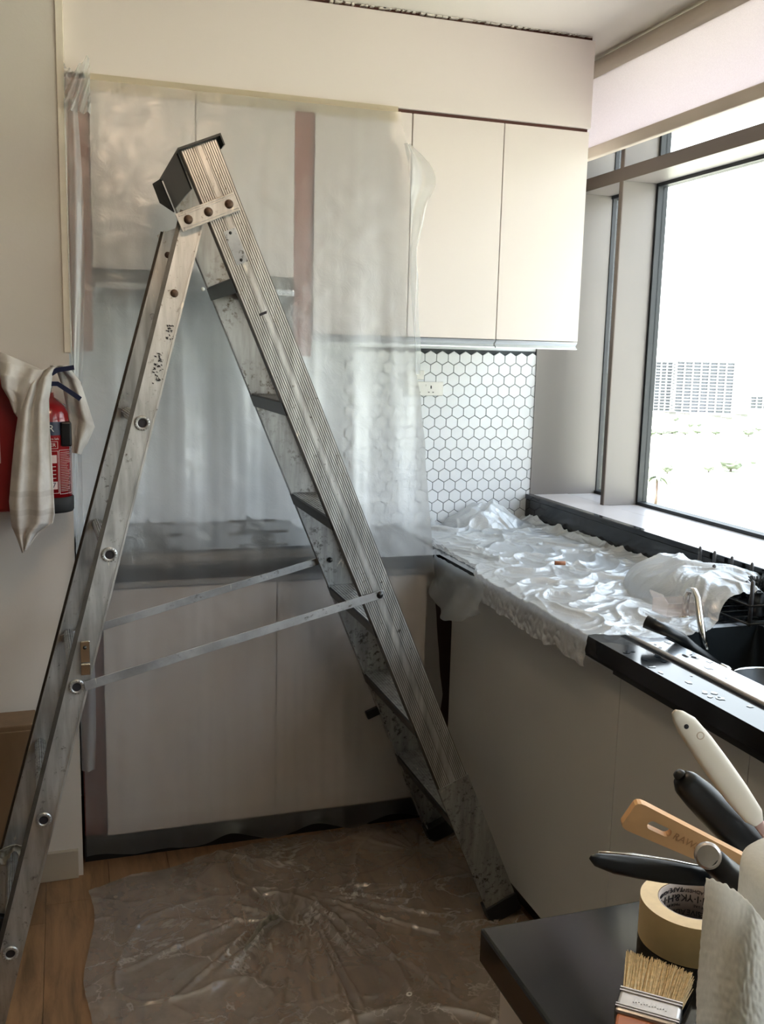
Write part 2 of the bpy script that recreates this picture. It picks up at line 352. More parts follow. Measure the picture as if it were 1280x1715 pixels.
# back wall with hexagon tiles
wb = struct(MB().box((.022, 3.606, 0), (1.845, 3.75, CEIL)).build('wall_back', M['panel']))
MB().box((1.075, 3.602, 1.0), (1.842, 3.606, 1.70)).build('grout', M['grout'], wb)
hexm = None; pit = .0493; row = .0425
hw = pit / 2 - .0013; R0 = hw / math.cos(PI / 6)
for j in range(17):
    for i in range(-1, 17):
        cx = 1.825 - i * pit - (pit / 2 if j % 2 else 0) ; cz = 1.666 - j * row
        if cx < 1.05: continue
        if hexm is None:
            mb = MB(); b = R0 * .94
            ring = lambda r, y: [(r * math.sin(a * PI / 3), y, r * math.cos(a * PI / 3)) for a in range(6)]
            vs = ring(R0, .004) + ring(R0, .0008) + ring(b, 0)
            mb.add(vs, [tuple(range(12, 18))] + [(a, (a+1) % 6, 6 + (a+1) % 6, 6 + a) for a in range(6)] + [(6 + a, 6 + (a+1) % 6, 12 + (a+1) % 6, 12 + a) for a in range(6)])
            o = mb.build('tile', M['tile'], loc=(0, 0, 0)); o.parent = wb; hexm = o.data
            o.location = Vector((cx, 3.598, cz)) - wb.location
        else:
            o = bpy.data.objects.new('tile', hexm); C.objects.link(o); o.parent = wb; o.location = Vector((cx, 3.598 + random.uniform(-.0003, .0003), cz)) - wb.location
# corner cladding and window
XG = 2.155
struct(MB().box((1.842, 3.594, 1.08), (2.3, 3.75, CEIL)).build('wall_corner', M['cladding']))
win = sempty('window_1', (XG, 0, 1.11))
mull = [3.295, 1.75, .2, -1.35, -2.9]
for y in mull:
    MB().box((2.0, y - .022, 1.112), (XG - .012, y + .0, CEIL)).build('mullion', M['cladding'], win, bevel=.001)
    MB().box((1.9965, y - .022, 1.112), (2.0, y + .0, CEIL)).build('mullion_cap', M['bronze'], win)
    MB().box((XG - .012, y - .034, 1.11), (XG + .03, y + .002, CEIL)).build('gasket', M['gasket'], win)
MB().box((XG - .004, 3.589, 1.11), (XG + .03, 3.594, CEIL)).build('gasket', M['gasket'], win)
ys = [3.594] + mull + [-3.3]
tz0, tz1 = 2.331, 2.377
for a, b in zip(ys, ys[1:]):
    top = a - (.022 if a in mull else 0); bot = b
    MB().box((2.0, bot, tz0), (XG - .012, top, tz1)).build('transom', M['cladding'], win, bevel=.001)
    MB().box((1.9965, bot, tz0 - .001), (2.0, top, tz1 + .001)).build('transom_cap', M['bronze'], win)
    MB().box((XG - .010, bot, tz0 - .012), (XG + .03, top, tz1)).build('gasket', M['gasket'], win)
    MB().box((XG - .010, bot, 1.11), (XG + .03, top, 1.124)).build('gasket', M['gasket'], win)
    if top - bot > .1:
        MB().box((XG + .008, bot + .012, 1.124), (XG + .014, top - .012, tz0 - .012)).build('pane', M['glass'], win)
        MB().box((XG + .008, bot + .012, tz1), (XG + .014, top - .012, CEIL)).build('pane', M['glass'], win)
MB().box((1.85, -3.3, 1.08), (2.018, 3.594, 1.112)).build('sill', M['sill'], win, bevel=.0015)
MB().box((2.021, -3.3, 1.08), (XG + .03, 3.594, 1.111)).build('sill', M['sill'], win, bevel=.0015)
# roller blind
rb = thing('roller_blind', (1.83, 1.4, 2.38), 'raised pale lilac roller blind across the top of the window', 'blind')
MB().box((1.835, -.6, 2.415), (1.8365, 3.585, 2.68)).build('blind_fabric', M['fabricblind'], rb)
MB().box((1.822, -.6, 2.384), (1.846, 3.585, 2.425)).build('bottom_bar', pbr('blind_bar', srgb(188, 178, 166), .5), rb, bevel=.004)
MB().tube([(1.85, -.6, 2.693), (1.85, 3.585, 2.693)], .034, 20).build('roller_tube', pbr('blind_tube', srgb(192, 180, 164), .5), rb)
struct(MB().box((1.91, -3.3, 2.70), (2.0, 3.59, CEIL)).build('trim_2', M['trimtape'], bevel=.004))

# ================================================================ cabinets
YD = 3.05
def base(o): return o
oc = thing('overhead_panel', (.87, 3.3, 2.45), 'long cream blank panel closing the space between wall cupboards and ceiling', 'cupboard')
MB().box((.03, YD - .004, 2.4435), (1.722, YD + .011, 2.722)).build('front_panel', M['cab'], oc, bevel=.0012)
MB().box((1.704, 3.062, 2.4435), (1.722, 3.594, 2.722)).build('side_panel', M['cab'], oc)
MB().box((.03, YD + .012, 2.4345), (1.718, 3.085, 2.4505)).build('shadow_gap_strip', M['wooddark'], oc)
MB().box((.03, YD + .012, 2.7225), (1.718, 3.58, 2.7345)).build('shadow_gap_strip', M['wooddark'], oc)
# plaster filler crumbling along the ceiling joint
mb = MB()
for i in range(46):
    x = .8 + i * .02 + random.uniform(-.006, .006); w = random.uniform(.006, .02); h = random.uniform(.002, .006) * (1.4 - i / 46)
    mb.box((x, YD - .002, CEIL - .0008 - h), (x + w, YD + .011, CEIL - .0008))
mb.build('filler_crumbs', M['ceil'], oc)['kind'] = 'stuff'
def wallcab(x0, x1, z0, z1, seams, label, prof=True, z_prof=.028):
    t = thing('wall_cupboard', ((x0 + x1) / 2, 3.3, z0), label, 'cupboard')
    MB().box((x0 + .001, YD + .021, z0 + .03), (x1 - .001, 3.594, z1)).build('carcass', M['cab'], t)
    xs = [x0] + seams + [x1]
    for a, b in zip(xs, xs[1:]):
        d = MB().box((a + .0016, YD, z0 + (z_prof if prof else 0)), (b - .0016, YD + .019, z1 - .001)).build('door', M['cab'], t, bevel=.001)
        if prof:
            pr = [(YD + .019, z0 + z_prof), (YD, z0 + z_prof - .002), (YD + .003, z0 + .02), (YD + .012, z0 + .012), (YD + .001, z0 + .003), (YD + .001, z0), (YD + .019, z0)]
            MB().prism([(a + .002, y, z) for y, z in pr], (b - a - .004, 0, 0)).build('handle_profile', M['alu'], d)
    return t
wallcab(.094, .702, 1.905, 2.433, [.3985], 'pair of white wall cupboard doors above the extractor hood, behind hanging plastic', prof=False)
wallcab(.763, 1.0835, 1.705, 2.433, [], 'single white wall cupboard behind the right edge of the hanging plastic')
wallcab(1.0845, 1.7205, 1.705, 2.433, [1.405], 'uncovered pair of white wall cupboard doors with metal grip rail, over hexagon tiles')
f1 = thing('filler_strip', (.06, 3.1, 1.68), 'red-brown wooden filler strip between left wall and cupboards, upper left', 'filler')
MB().box((.031, YD + .010, 1.66), (.092, YD + .03, 2.433)).build('board', M['wood'], f1)
f2 = thing('filler_strip', (.73, 3.1, 1.62), 'red-brown wooden filler strip between the hood cupboard and the next door', 'filler')
MB().box((.7035, YD + .006, 1.66), (.7615, YD + .024, 2.433)).build('board', M['wood'], f2)
f3 = thing('filler_strip', (.06, 3.1, .1), 'dark red-brown filler strip at the left end of the lower cupboards', 'filler')
MB().box((.031, YD + .006, .115), (.098, YD + .024, .925)).build('board', pbr('filler_dark', srgb(96, 48, 42), .5, var=.1), f3)
# extractor hood
hd = thing('extractor_hood', (.40, 3.3, 1.85), 'slim steel extractor hood under the left wall cupboards, blurred by plastic', 'extractor hood')
MB().box((.105, YD + .03, 1.868), (.70, 3.59, 1.903)).build('body', pbr('hood_grey', srgb(120, 118, 112), .5, .4), hd)
MB().box((.10, YD - .012, 1.846), (.70, 3.59, 1.866)).build('front_lip', M['alu'], hd, bevel=.002)
MB().box((.13, YD + .01, 1.815), (.68, 3.5, 1.845)).build('filter_housing', pbr('hood_dark', srgb(92, 100, 104), .4, .5), hd)
for k in range(3):
    MB().lathe((.415 + k * .022, YD - .012, 1.856), [(0, .006), (.006, .006), (.007, 0)], 12, (0, -1, 0)).build('button', M['white_pl'], hd)
# back base run
bc = thing('base_cupboard', (.64, 3.3, 0), 'white lower cupboards along the back wall, under the hob and behind plastic', 'cupboard')
MB().box((.10, YD + .021, .115), (1.19, 3.58, .925)).build('carcass', M['cab_shaded'], bc)
for a, b in ((.10, .655), (.655, 1.185)):
    MB().box((a + .0016, YD, .108), (b - .0016, YD + .019, .925)).build('door', M['cab'], bc, bevel=.001)
MB().box((.032, YD + .012, .927), (1.20, YD + .03, .954)).build('grip_channel', M['alu'], bc)
MB().box((.03, 3.10, 0), (1.308, 3.12, .107)).build('plinth', M['plinth'], bc)
# right base run
rc = thing('base_cupboard', (1.55, 2.0, 0), 'white lower cupboards with shade in their colour below the sink, facing left with two thin seams', 'cupboard')
mb = MB(); mb.box((1.282, .62, .09), (1.84, 2.035, .80)); mb.box((1.282, 2.0352, .09), (1.84, 3.0, .925)); mb.build('carcass', M['cab_shaded'], rc)
for a, b in ((3.005, 1.94), (1.94, 1.475), (1.475, .62)):
    MB().box((1.262, b + .0012, .088), (1.281, a - .0012, .918)).build('door', M['cab_shaded'], rc, bevel=.001)
MB().box((1.262, .62, .918), (1.264, 3.0, .921)).build('edge_strip', M['alu'], rc)
MB().box((1.245, .62, .924), (1.27, 1.95, .953)).build('grip_channel', M['dark'], rc)
MB().box((1.258, 1.952, .924), (1.27, 3.0, .953)).build('grip_channel', M['dark'], rc)
MB().box((1.31, .62, 0), (1.33, 3.098, .088)).build('plinth', M['plinth'], rc)
MB().box((1.19, YD + .03, .11), (1.30, YD + .05, .95)).build('corner_recess_shade', pbr('corner_dark', srgb(38, 22, 18), .7), rc)  # dark strip standing in for the shade of the open corner recess
# worktop with the sink opening
wt = thing('worktop', (1.5, 2.4, .955), 'L-shaped black granite worktop on the back and right cupboards', 'worktop')
mb = MB()
SX0, SX1, SY0, SY1 = 1.312, 1.80, 1.05, 2.02
mb.box((.03, 3.02, .956), (1.215, 3.598, 1.0)); mb.box((1.2151, SY1, .956), (1.843, 3.598, 1.0))
mb.box((1.2151, .62, .956), (SX0, SY1 - .0002, 1.0)); mb.box((SX1, .62, .956), (1.843, SY1 - .0002, 1.0)); mb.box((SX0 + .0002, .62, .956), (SX1 - .0002, SY0, 1.0))
mb.build('slab', M['granite'], wt)
MB().box((1.822, .62, 1.0005), (1.848, 3.592, 1.096)).build('riser', M['granite'], wt, bevel=.001)
MB().box((1.818, .62, 1.097), (1.849, 3.592, 1.116)).build('riser_cap', M['granite'], wt, bevel=.003)
# hob
hb = thing('hob', (.46, 3.3, 1.0), 'black glass hob on a steel base, dark and blurred behind the plastic', 'hob')
MB().box((.14, 3.06, 1.001), (.80, 3.55, 1.034)).build('base', M['bandsteel'], hb)
MB().box((.135, 3.055, 1.035), (.805, 3.555, 1.043)).build('glass_top', M['soot'], hb)
for (x, y) in ((.28, 3.2), (.64, 3.2), (.28, 3.42), (.64, 3.42)):
    MB().lathe((x, y, 1.044), [(0, .016), (.03, .016), (.04, .008), (.045, 0)], 20).build('burner', M['black'], hb)
    mb = MB()
    for k in range(4):
        a = k * PI / 2; mb.box((x - .085 if k % 2 else x - .004, y - .004 if k % 2 else y - .085, 1.062), (x + .085 if k % 2 else x + .004, y + .004 if k % 2 else y + .085, 1.070))
    mb.build('pan_support', M['black'], hb)
# sockets
def socket(px0, x1, z0, z1, label, holes):
    t = thing('wall_socket', ((px0 + x1) / 2, 3.59, z0), label, 'socket', None)
    MB().box((px0, 3.586, z0), (x1, 3.597, z1)).build('face_plate', M['white_pl'], t, bevel=.003)
    for hx in holes:
        for dx, dz, w, h in ((0, .034, .004, .012), (-.009, .014, .006, .003), (.009, .014, .006, .003)):
            MB().box((hx + dx - w / 2, 3.5845, z0 + dz - h / 2), (hx + dx + w / 2, 3.5862, z0 + dz + h / 2)).build('hole', M['ink'], t)
        MB().box((hx - .022, 3.5835, z0 + .037), (hx - .010, 3.5862, z0 + .044)).build('rocker', M['white_pl'], t)
    return t
socket(1.285, 1.434, 1.517, 1.572, 'white double wall socket on the hexagon tiles beside the plastic', [1.325, 1.382])
socket(1.28, 1.352, 1.58, 1.615, 'small cream switch plate directly above the double socket', [1.31])

# ================================================================ stepladder
ladder = thing('stepladder', (.5, 2.7, .0), 'tall worn aluminium stepladder standing open on the plastic-covered floor', 'ladder')
A = Vector((-.390, 0, .921)).normalized(); B = Vector((.921, 0, .390)).normalized(); Yv = Vector((0, 1, 0))
def front_c(z): return .322 + .4235 * (2.153 - z)
HW = .0455; T = .030
def yn(z): return 2.420
def yf(z): return 2.861 - .0497 * (z - 1.849)
def rail(yfun, side, name, grooves):
    # channel: web + two flanges turned towards the other rail
    mb = MB(); o = Vector((front_c(.03), 0, .03)); o.y = yfun(.03); L = (2.153 - .03) / A.z
    ax = A + Vector((0, (yfun(2.153) - yfun(.03)) / L, 0))
    mb.fbox(o, B, Yv * side, ax, (-HW, 0, 0), (HW, .004, L))
    mb.fbox(o, B, Yv * side, ax, (-HW, .004, 0), (-HW + .004, T, L)); mb.fbox(o, B, Yv * side, ax, (HW - .004, .004, 0), (HW, T, L))
    if grooves:
        mr = MB()
        for k in range(16):
            u = -HW + .004 + k * (2 * HW - .008) / 15
            if k in (7, 8): continue
            mr.fbox(o, B, Yv * side, ax, (u - .0019, -.0016, .1), (u + .0019, 0, L - .002))
        mr.fbox(o, B, Yv * side, ax, (-.0075, -.0016, .1), (.0075, 0, L - .002))
    r = mb.build(name, M['alumgroove'] if grooves else M['alumdull'], ladder)
    if grooves: q_ = mr.build('grip_ribs', M['alum'], r); q_['kind'] = 'stuff'
    # skirt at the foot, a wider sleeve and its rubber shoe
    mb = MB(); mb.fbox(o, B, Yv * side, ax, (-HW - .004, -.004, -.002), (HW + .004, -.0017, .47)); mb.fbox(o, B, Yv * side, ax, (HW + .0003, -.0017, -.002), (HW + .004, .03, .47))
    s = mb.build('reinforcing_sleeve', M['alumdull'], r)
    mb = MB(); mb.fbox(o, B, Yv * side, ax, (-HW - .008, -.008, -.022), (HW + .008, T + .006, .04)); mb.build('rubber_shoe', M['rubber'], r, bevel=.004)
    return r, o, ax, L
nr, no, nax, nL = rail(yn, 1, 'side_rail', True)
fr, fo, fax, fL = rail(yf, -1, 'side_rail', False)
# treads
for k in range(6):
    z = 1.849 - .302 * k; x0 = front_c(z) - .049; y0 = yn(z) + .005; y1 = yf(z) - .005
    tr = MB(); tr.box((x0 + .004, y0, z - .006), (x0 + .094, y1, z))
    for q in range(9): tr.box((x0 + .010 + q * .0095, y0, z), (x0 + .013 + q * .0095, y1, z + .0014))
    t = tr.build('tread', M['alumdull'], ladder)
    lip = MB()
    lip.prism([(x0 + .003, y0, z + .001), (x0 - .0005, y0, z - .003), (x0 + .012, y0, z - .036), (x0 + .016, y0, z - .034)], (0, y1 - y0, 0))
    lip.build('tread_lip', M['dark'], t)
    lip = MB(); lip.box((x0 + .091, y0, z - .03), (x0 + .094, y1, z - .007)); lip.build('tread_lip', M['dark'], t)
# cap on the head
def RP(u, v, w, o=None, ax=None, side=1): return Vector(no) + B * u + Yv * v + A * w
ytop0, ytop1 = 2.405, 2.872
cp = MB(); o = Vector((front_c(2.153), 0, 2.153))
cp.fbox(o, B, Yv, A, (-HW - .006, ytop0, .001), (HW + .012, ytop1, .006))
cap = cp.build('cap', M['dark'], ladder)
MB().fbox(o, B, Yv, A, (-HW - .006, yn(0) + .034, -.085), (-HW - .002, 2.80, .0008)).build('cap_flap', M['dark'], cap)
fl2 = MB(); oo = o + B * (-HW - .007)
fl2.prism([oo + Yv * 2.84 + A * .004, oo + Yv * 2.885 + A * .004 + B * -.018, oo + Yv * 2.885 + A * -.05 + B * -.02, oo + Yv * 2.84 + A * -.09], B * .003); fl2.build('cap_flap', M['dark'], cap)
MB().fbox(o, B, Yv, A, (HW + .0085, ytop0, -.022), (HW + .012, 2.46, .0008)).build('cap_flap', M['dark'], cap)
# hinge plates with bolts
def hinge(yy, sgn, vis):
    d = (Vector((.402, 0, 2.024)) - Vector((.296, 0, 1.978))).normalized(); nrm = Vector((-d.z, 0, d.x)); c = Vector((.296, yy, 1.978))
    mb = MB(); mb.fbox(c, d, Yv * sgn, nrm, (-.024, 0, -.022), (.127, .003, .022))
    for w in (-.0215, -.016, .0125, .018): mb.fbox(c, d, Yv * sgn, nrm, (-.018, -.0018, w), (.125, 0, w + .0035))
    h = mb.build('hinge_plate', M['alum'], ladder, bevel=.0008)
    for u in (0, .052, .106):
        MB().lathe(c + d * u + Yv * sgn * -.0005, [(0, .009), (.006, .0085), (.0085, .005), (.0105, .002), (.011, 0)], 14, (0, -sgn, 0)).build('bolt', M['bolt'], h)
hinge(2.4085, 1, True); hinge(2.872, -1, False)
# rear frame
def Nz(z): t = (z - 1.97) / -1.97; return Vector((.3063 + t * -.5264, 2.4306 + t * -.2028, z))
def Fz(z): t = (z - 1.97) / -1.97; return Vector((.2989 + t * -.539, 2.8096 + t * -.0574, z))
def rear(fn, side, name):
    b0, t0 = fn(.025), fn(1.995 if side > 0 else 1.985); ax = (t0 - b0); L = ax.length; ax.normalize()
    w = Vector((ax.z, 0, -ax.x)).normalized(); yv = (Yv - ax * Yv.dot(ax)).normalized() * side
    mb = MB(); hw = .0275
    mb.fbox(b0, w, yv, ax, (-hw, 0, 0), (hw, .003, L)); mb.fbox(b0, w, yv, ax, (-hw, .003, 0), (-hw + .0035, .022, L)); mb.fbox(b0, w, yv, ax, (hw - .0035, .003, 0), (hw, .022, L))
    mb.fbox(b0, w, yv, ax, (hw - .009, -.0008, 0), (hw - .007, 0, L)); mb.fbox(b0, w, yv, ax, (hw - .005, -.0018, 0), (hw, 0, L))
    r = mb.build(name, M['alum'], ladder)
    MB().fbox(b0, w, yv, ax, (-hw - .0065, -.003, .001), (-hw + .0035, -.0001, L - .001)).build('shaded_lip', M['alumgroove'], r)  # strip coloured dark for the shadow on the flange side
    MB().fbox(b0, w, yv, ax, (-hw - .004, -.004, -.02), (hw + .004, .026, .045)).build('rubber_shoe', M['rubber'], r, bevel=.003)
    return r, w, yv
rn, wn, yvn = rear(Nz, 1, 'rear_rail'); rf_, wf, yvf = rear(Fz, -1, 'rear_rail')
for k in range(5):
    z = 1.496 - .3115 * k; a = Nz(z); b = Fz(z); d = (b - a).normalized()
    mb = MB(); mb.tube([a - d * .001, b - d * .001], .0155, 32, False, lambda q: 1.0 if q % 2 else .84)
    ru = mb.build('rung', M['alumdull'], ladder)
    mb = MB(); mb.lathe(a - d * .003, [(.0105, .03), (.0105, -.001), (.0125, -.003), (.0175, -.002), (.0185, .002)], 26, d); 
    for q in range(16):
        an = q * PI / 8; e1 = d.orthogonal().normalized(); e2 = d.cross(e1); c = a - d * .0065 + (e1 * math.cos(an) + e2 * math.sin(an)) * .0152
        mb.fbox(c, e1 * math.cos(an) + e2 * math.sin(an), e2 * math.cos(an) - e1 * math.sin(an), d, (-.002, -.0014, 0), (.002, .0014, .0025))
    mb.build('rung_collar', M['alum'], ru)
    MB().lathe(a - d * .0025, [(0, 0), (.0108, 0)], 20, d).build('rung_bore', M['ink'], ru)
for fn, z, m_ in ((Nz, 1.805, M['bolt']), (Fz, 1.93, M['bolt'])):
    c = fn(z); MB().lathe(c + Vector((0, -.001, 0)), [(0, .006), (.006, .005), (.009, .002), (.010, -.002)], 14, (0, -1, 0)).build('bolt', m_, ladder)
# braces between the frames
def brace(p0, p1, yo, w=.0115):
    d = (p1 - p0).normalized(); nrm = Vector((-d.z, 0, d.x)).normalized()
    mb = MB(); L = (p1 - p0).length; mb.fbox(p0, d, Yv, nrm, (-.012, -.0015, -w), (L + .012, .0015, w)); return mb.build('brace', M['galv'], ladder, bevel=.001)
bp = Vector((.800, 2.412, 1.031)); bq = P(150, 1147, 1, Nz(.93).y - .012)
br = brace(bq, bp, 0)
MB().lathe(bp + Vector((0, -.001, 0)), [(0, .006), (.006, .005), (.0095, .002), (.0105, 0)], 14, (0, -1, 0)).build('bolt', M['black'], br)
bc0 = Nz(.935) + Vector((.004, -.006, 0)); mb = MB()
mb.box(bc0 + Vector((-.010, -.004, -.004)), bc0 + Vector((.012, 0, .050))); mb.box(bc0 + Vector((-.010, -.012, -.032)), bc0 + Vector((.012, -.005, -.004)))
bb = mb.build('brace_bracket', M['chrome'], br, bevel=.003)
MB().lathe(bc0 + Vector((0, -.0045, .034)), [(0, .003), (.004, .002), (.0045, 0)], 12, (0, -1, 0)).build('rivet', M['dark'], br)
yb = 2.905
fp = P(546, 936, 1, yb); fq = P(110, 1068, 1, Fz(.93).y - .03)
br2 = brace(fq, fp, 0, .0115); MB().lathe(P(553, 938, 1, 2.893), [(0, .008), (.006, .007), (.0085, .002), (.009, 0)], 12, (0, -1, 0)).build('bolt', M['black'], br2)
# small details on the rails
def onrail(px, py): return P(px, py, 1, 2.4178)
c = onrail(395, 413); mb = MB(); mb.fbox(c, B, Yv, A, (-.0155, -.0015, -.042), (.0155, .0005, .042)); pl = mb.build('rating_plate', M['galv'], ladder)
for w in (-.034, .034): MB().lathe(c + A * w + Yv * -.0016, [(0, .002), (.003, .0015), (.004, 0)], 10, (0, -1, 0)).build('rivet', M['dark'], pl)
c = onrail(441, 525); MB().fbox(c, B, Yv, Vector((0, 0, 1)), (-.010, -.0005, -.0035), (.010, .0004, .0035)).build('slot', M['ink'], ladder)
c = P(393, 540, 1, yf(1.7) - .0048); MB().lathe(c, [(0, .001), (.008, .001), (.0095, 0)], 9, (0, -1, 0)).build('knocked_out_hole', M['ink'], ladder)
c = P(622, 1192, 1, 2.925); MB().fbox(c, Vector((.93, 0, .36)), Yv, Vector((-.36, 0, .93)), (-.022, -.02, -.014), (.03, .0, .014)).build('lock_tab', M['dark'], ladder, bevel=.004)
for (px, py) in ((612, 1182), (634, 1180), (640, 1193)):
    MB().lathe(P(px + 20, py, 1, yf(.62) - .005), [(0, .003), (.0035, .002), (.004, 0)], 8, (0, -1, 0)).build('rivet', M['ink'], ladder)
# worn stencil marks on the rear rail
mk = MB()
def mark(px, py, w, h):
    z = P(px, py, 1, 2.4).z; c = P(px, py, 1, Nz(z).y - .0022); mk.fbox(c, wn, yvn, Vector((-.26, 0, .96)).normalized(), (-w, -.0003, -h), (w, .0002, h))
for s_ in range(60):
    if s_ < 40: px, py = 268 + random.gauss(0, 3.2), 590 + random.random() * 52
    else: px, py = 285 + random.gauss(0, 3), 545 + random.random() * 24
    px -= (py - 600) * .12 if s_ < 40 else 0
    mark(px, py, random.uniform(.0006, .003), random.uniform(.0006, .0028))
mk.build('worn_lettering', M['ink'], ladder)['kind'] = 'stuff'

# ================================================================ plastic sheets
def fbm(x, y, z=0, o=4): return noise.fractal(Vector((x, y, z)), 1.0, 2.0, o)
def ridge(x, y, z=0): return 1 - abs(noise.noise(Vector((x, y, z)))) * 2
def redge(z):                                   # right edge of the hanging sheet
    pts = [(2.44, 1.03), (2.30, 1.06), (2.2, 1.075), (1.75, 1.10), (1.45, 1.135), (1.05, 1.175), (.75, 1.205), (.50, 1.235), (.30, 1.22), (.0, 1.20)]
    for (za, xa), (zb, xb) in zip(pts, pts[1:]):
        if z >= zb: k = (za - z) / (za - zb); return xa + (xb - xa) * max(0, k)
    return pts[-1][1]
def hang(u, v):
    z = 2.425 - v * (2.425 - .045)
    x0 = .034; x1 = redge(z) + .006 * noise.noise(Vector((0, 0, z * 9)))
    x = x0 + (x1 - x0) * u
    dn = min(1, v * 1.5)
    below = 1 if z < 1.85 else 0
    f = .010 * math.sin(x * 34 + 2.2 * noise.noise(Vector((x * 3, z * .5, 1)))) + .012 * noise.noise(Vector((x * 13, z * .8, 5))) + .005 * noise.noise(Vector((x * 34, z * 1.6, 2)))
    ss = lambda a, b, t: (lambda k: k * k * (3 - 2 * k))(max(0, min(1, (t - a) / (b - a))))
    free = .4 + .6 * ss(1.0, 1.2, z) * (1 - ss(1.55, 2.0, z))
    kz = abs(z - 1.0)
    y = min(3.036, 3.010 + kz * .03) - .004 + f * (.2 + .8 * dn) * free * min(1, .25 + kz * 2.2) + .002 * noise.noise(Vector((x * 20, z * 20, 3)))
    y -= max(0, (u - .93) / .07) ** 2 * .015
    lim = 3.0385 if z > 1.76 or z < .92 else min(3.0385, 3.016 + kz * .25)
    q = (lim - y) / .006; y = lim - .006 * (q if q > 20 else math.log1p(math.exp(q)))
    if v > .97:
        e = (v - .97) / .03; z += -.03 * e * noise.noise(Vector((x * 7, 1, 2))) + .015 * e; y -= .02 * e
        z = max(z, .022 + .01 * noise.noise(Vector((x * 20, 0, 0))))
    return (x, y, z)
hs = thing('plastic_dust_sheet', (.6, 3.02, .03), 'tall translucent plastic sheet taped over the back cupboards, hanging to the floor', 'plastic sheet')
MB().grid(300, 260, hang).build('sheet', M['film'], hs)
MB().box((.085, YD - .0125, 2.400), (1.03, YD - .0085, 2.444)).build('masking_tape_strip', plastic('tape_film', .25, 0, .7, .02, col=(236, 226, 204)), hs)
def flap(u, v):
    z = 2.33 - v * .72; x = redge(z) - .01 + u * (.055 + .05 * math.sin(v * 7 + 1) * (1 - v) + .02 * noise.noise(Vector((v * 6, 0, 0)))) * math.sin(min(1, v * 4 + .1) * PI / 2) * (1.15 - v)
    return (x, 3.012 - .012 * math.sin(u * 6 + v * 9) - .008 * u, z)
MB().grid(24, 80, flap).build('loose_flap', M['filmclear'], hs)
def bunch(u, v):                                # gathered corner at upper left
    z = 2.455 - v * .13; x = .028 + u * .07
    return (x, 2.995 + .018 * math.sin((u * 1.5 + v) * 13) + .006 * noise.noise(Vector((u * 8, v * 12, 7))), z + .02 * math.sin(u * 5) * (1 - v) * -1)
MB().grid(24, 40, bunch).build('gathered_corner', M['filmclear'], hs)
def leftfold(u, v):
    z = 2.36 - v * 2.0; w = .035 + .012 * math.sin(v * 9)
    return (.026 + u * w, 2.998 + .008 * math.sin(u * 7 + v * 8), z)
MB().grid(10, 90, leftfold).build('loose_flap', M['filmclear'], hs)

# counter sheet
def cs(u, v):
    # u across from the overhanging front (0) to the riser (1); v from back wall (0) to the near end (1)
    x_f = 1.208
    _y = 3.59 + (1.975 - 3.59) * v; x_f += .05 * max(0, min(1, (_y - 2.66) / .12)) + .012 * noise.noise(Vector((_y * 9, 1, 1))) * (1 if _y > 2.7 else 0)
    ynear = 1.975 + .03 * noise.noise(Vector((u * 5, 3, 0))) + .03 * math.sin(u * 9 + 1) 
    y = 3.59 + (ynear - 3.59) * v
    hangl = (.05 + .022 * (1 + noise.noise(Vector((y * 4.1, 0, 4)))) + .014 * noise.noise(Vector((y * 17, 0, 9)))) * max(.06, min(1, (2.74 - y) / .10))
    uf = .12
    a = noise.noise(Vector((y * 2.2, u * 3, 9))) * .08
    wx = u * 1.0 + .12 * noise.noise(Vector((u * 4, y * 4, 1))); wy = y + .10 * noise.noise(Vector((u * 5, y * 4, 8)))
    s1 = 1 - abs(noise.noise(Vector((wx * 3.0 + wy * 1.5, wy * 5.5, 1)))) * 2.4; s2 = 1 - abs(noise.noise(Vector((wx * 5 - wy * 6, wy * 9 + wx * 3, 4)))) * 2.2
    s3 = 1 - abs(noise.noise(Vector((wx * 9 + wy * 22, wy * 13 - wx * 4, 6)))) * 2; s4 = 1 - abs(noise.noise(Vector((wx * 26, wy * 34, 3)))) * 2
    h = .015 * max(0, s1) ** 2 + .008 * max(0, s2) ** 3 + .003 * max(0, s3) ** 2 + .0008 * max(0, s4)
    if u < uf:
        k = 1 - u / uf; pl_ = noise.noise(Vector((y * 26 + k * 2, k * 1.2, 2))) + .5 * noise.noise(Vector((y * 60, k * 3, 5)))
        x = x_f - .003 - .006 * k - .010 * abs(pl_) * min(1, k * 2) 
        z = 1.004 - hangl * k + h * (1 - k) * .6
    else:
        k = (u - uf) / (1 - uf); x = x_f + (1.812 - x_f) * k; z = 1.004 + h * min(1, .5 + k * 3)
        # bulges: over the dish rack, and a puff against the tiles
        dx = (x - 1.685) / .15; dy = (y - 2.22) / .30; e = max(0, 1 - dx * dx * .9 - dy * dy)
        z += .104 * math.sqrt(e) * (1 + .12 * noise.noise(Vector((x * 14, y * 14, 1)))) if e > 0 else 0
        dx = (x - 1.60) / .17; dy = (y - 3.52) / .14; e = max(0, 1 - dx * dx - dy * dy); z += .07 * e * (1 + .4 * noise.noise(Vector((x * 18, y * 18, 1))))
        if k > .93: z += (k - .93) / .07 * .02
    return (x, y, z)
csh = MB().grid(260, 520, cs).build('plastic_dust_sheet', M['filmcounter'], loc=(1.5, 2.8, 1.0))
tag(csh, 'crumpled milky plastic sheet lying over the black worktop by the window', 'plastic sheet')
def drape(u, v):                                # thin clear film sagging at the inner corner
    y = 3.03 - u * .42; z = 1.0 - v * (.09 + .05 * math.sin(u * PI)) - .02 * math.sin(u * PI) * v; x = 1.196 - .03 * math.sin(u * PI) * v - .012 * math.sin(u * 16 + v * 6) * v - .02 * v
    return (x, y - .03 * v, z + .004 * noise.noise(Vector((u * 14, v * 8, 0))))
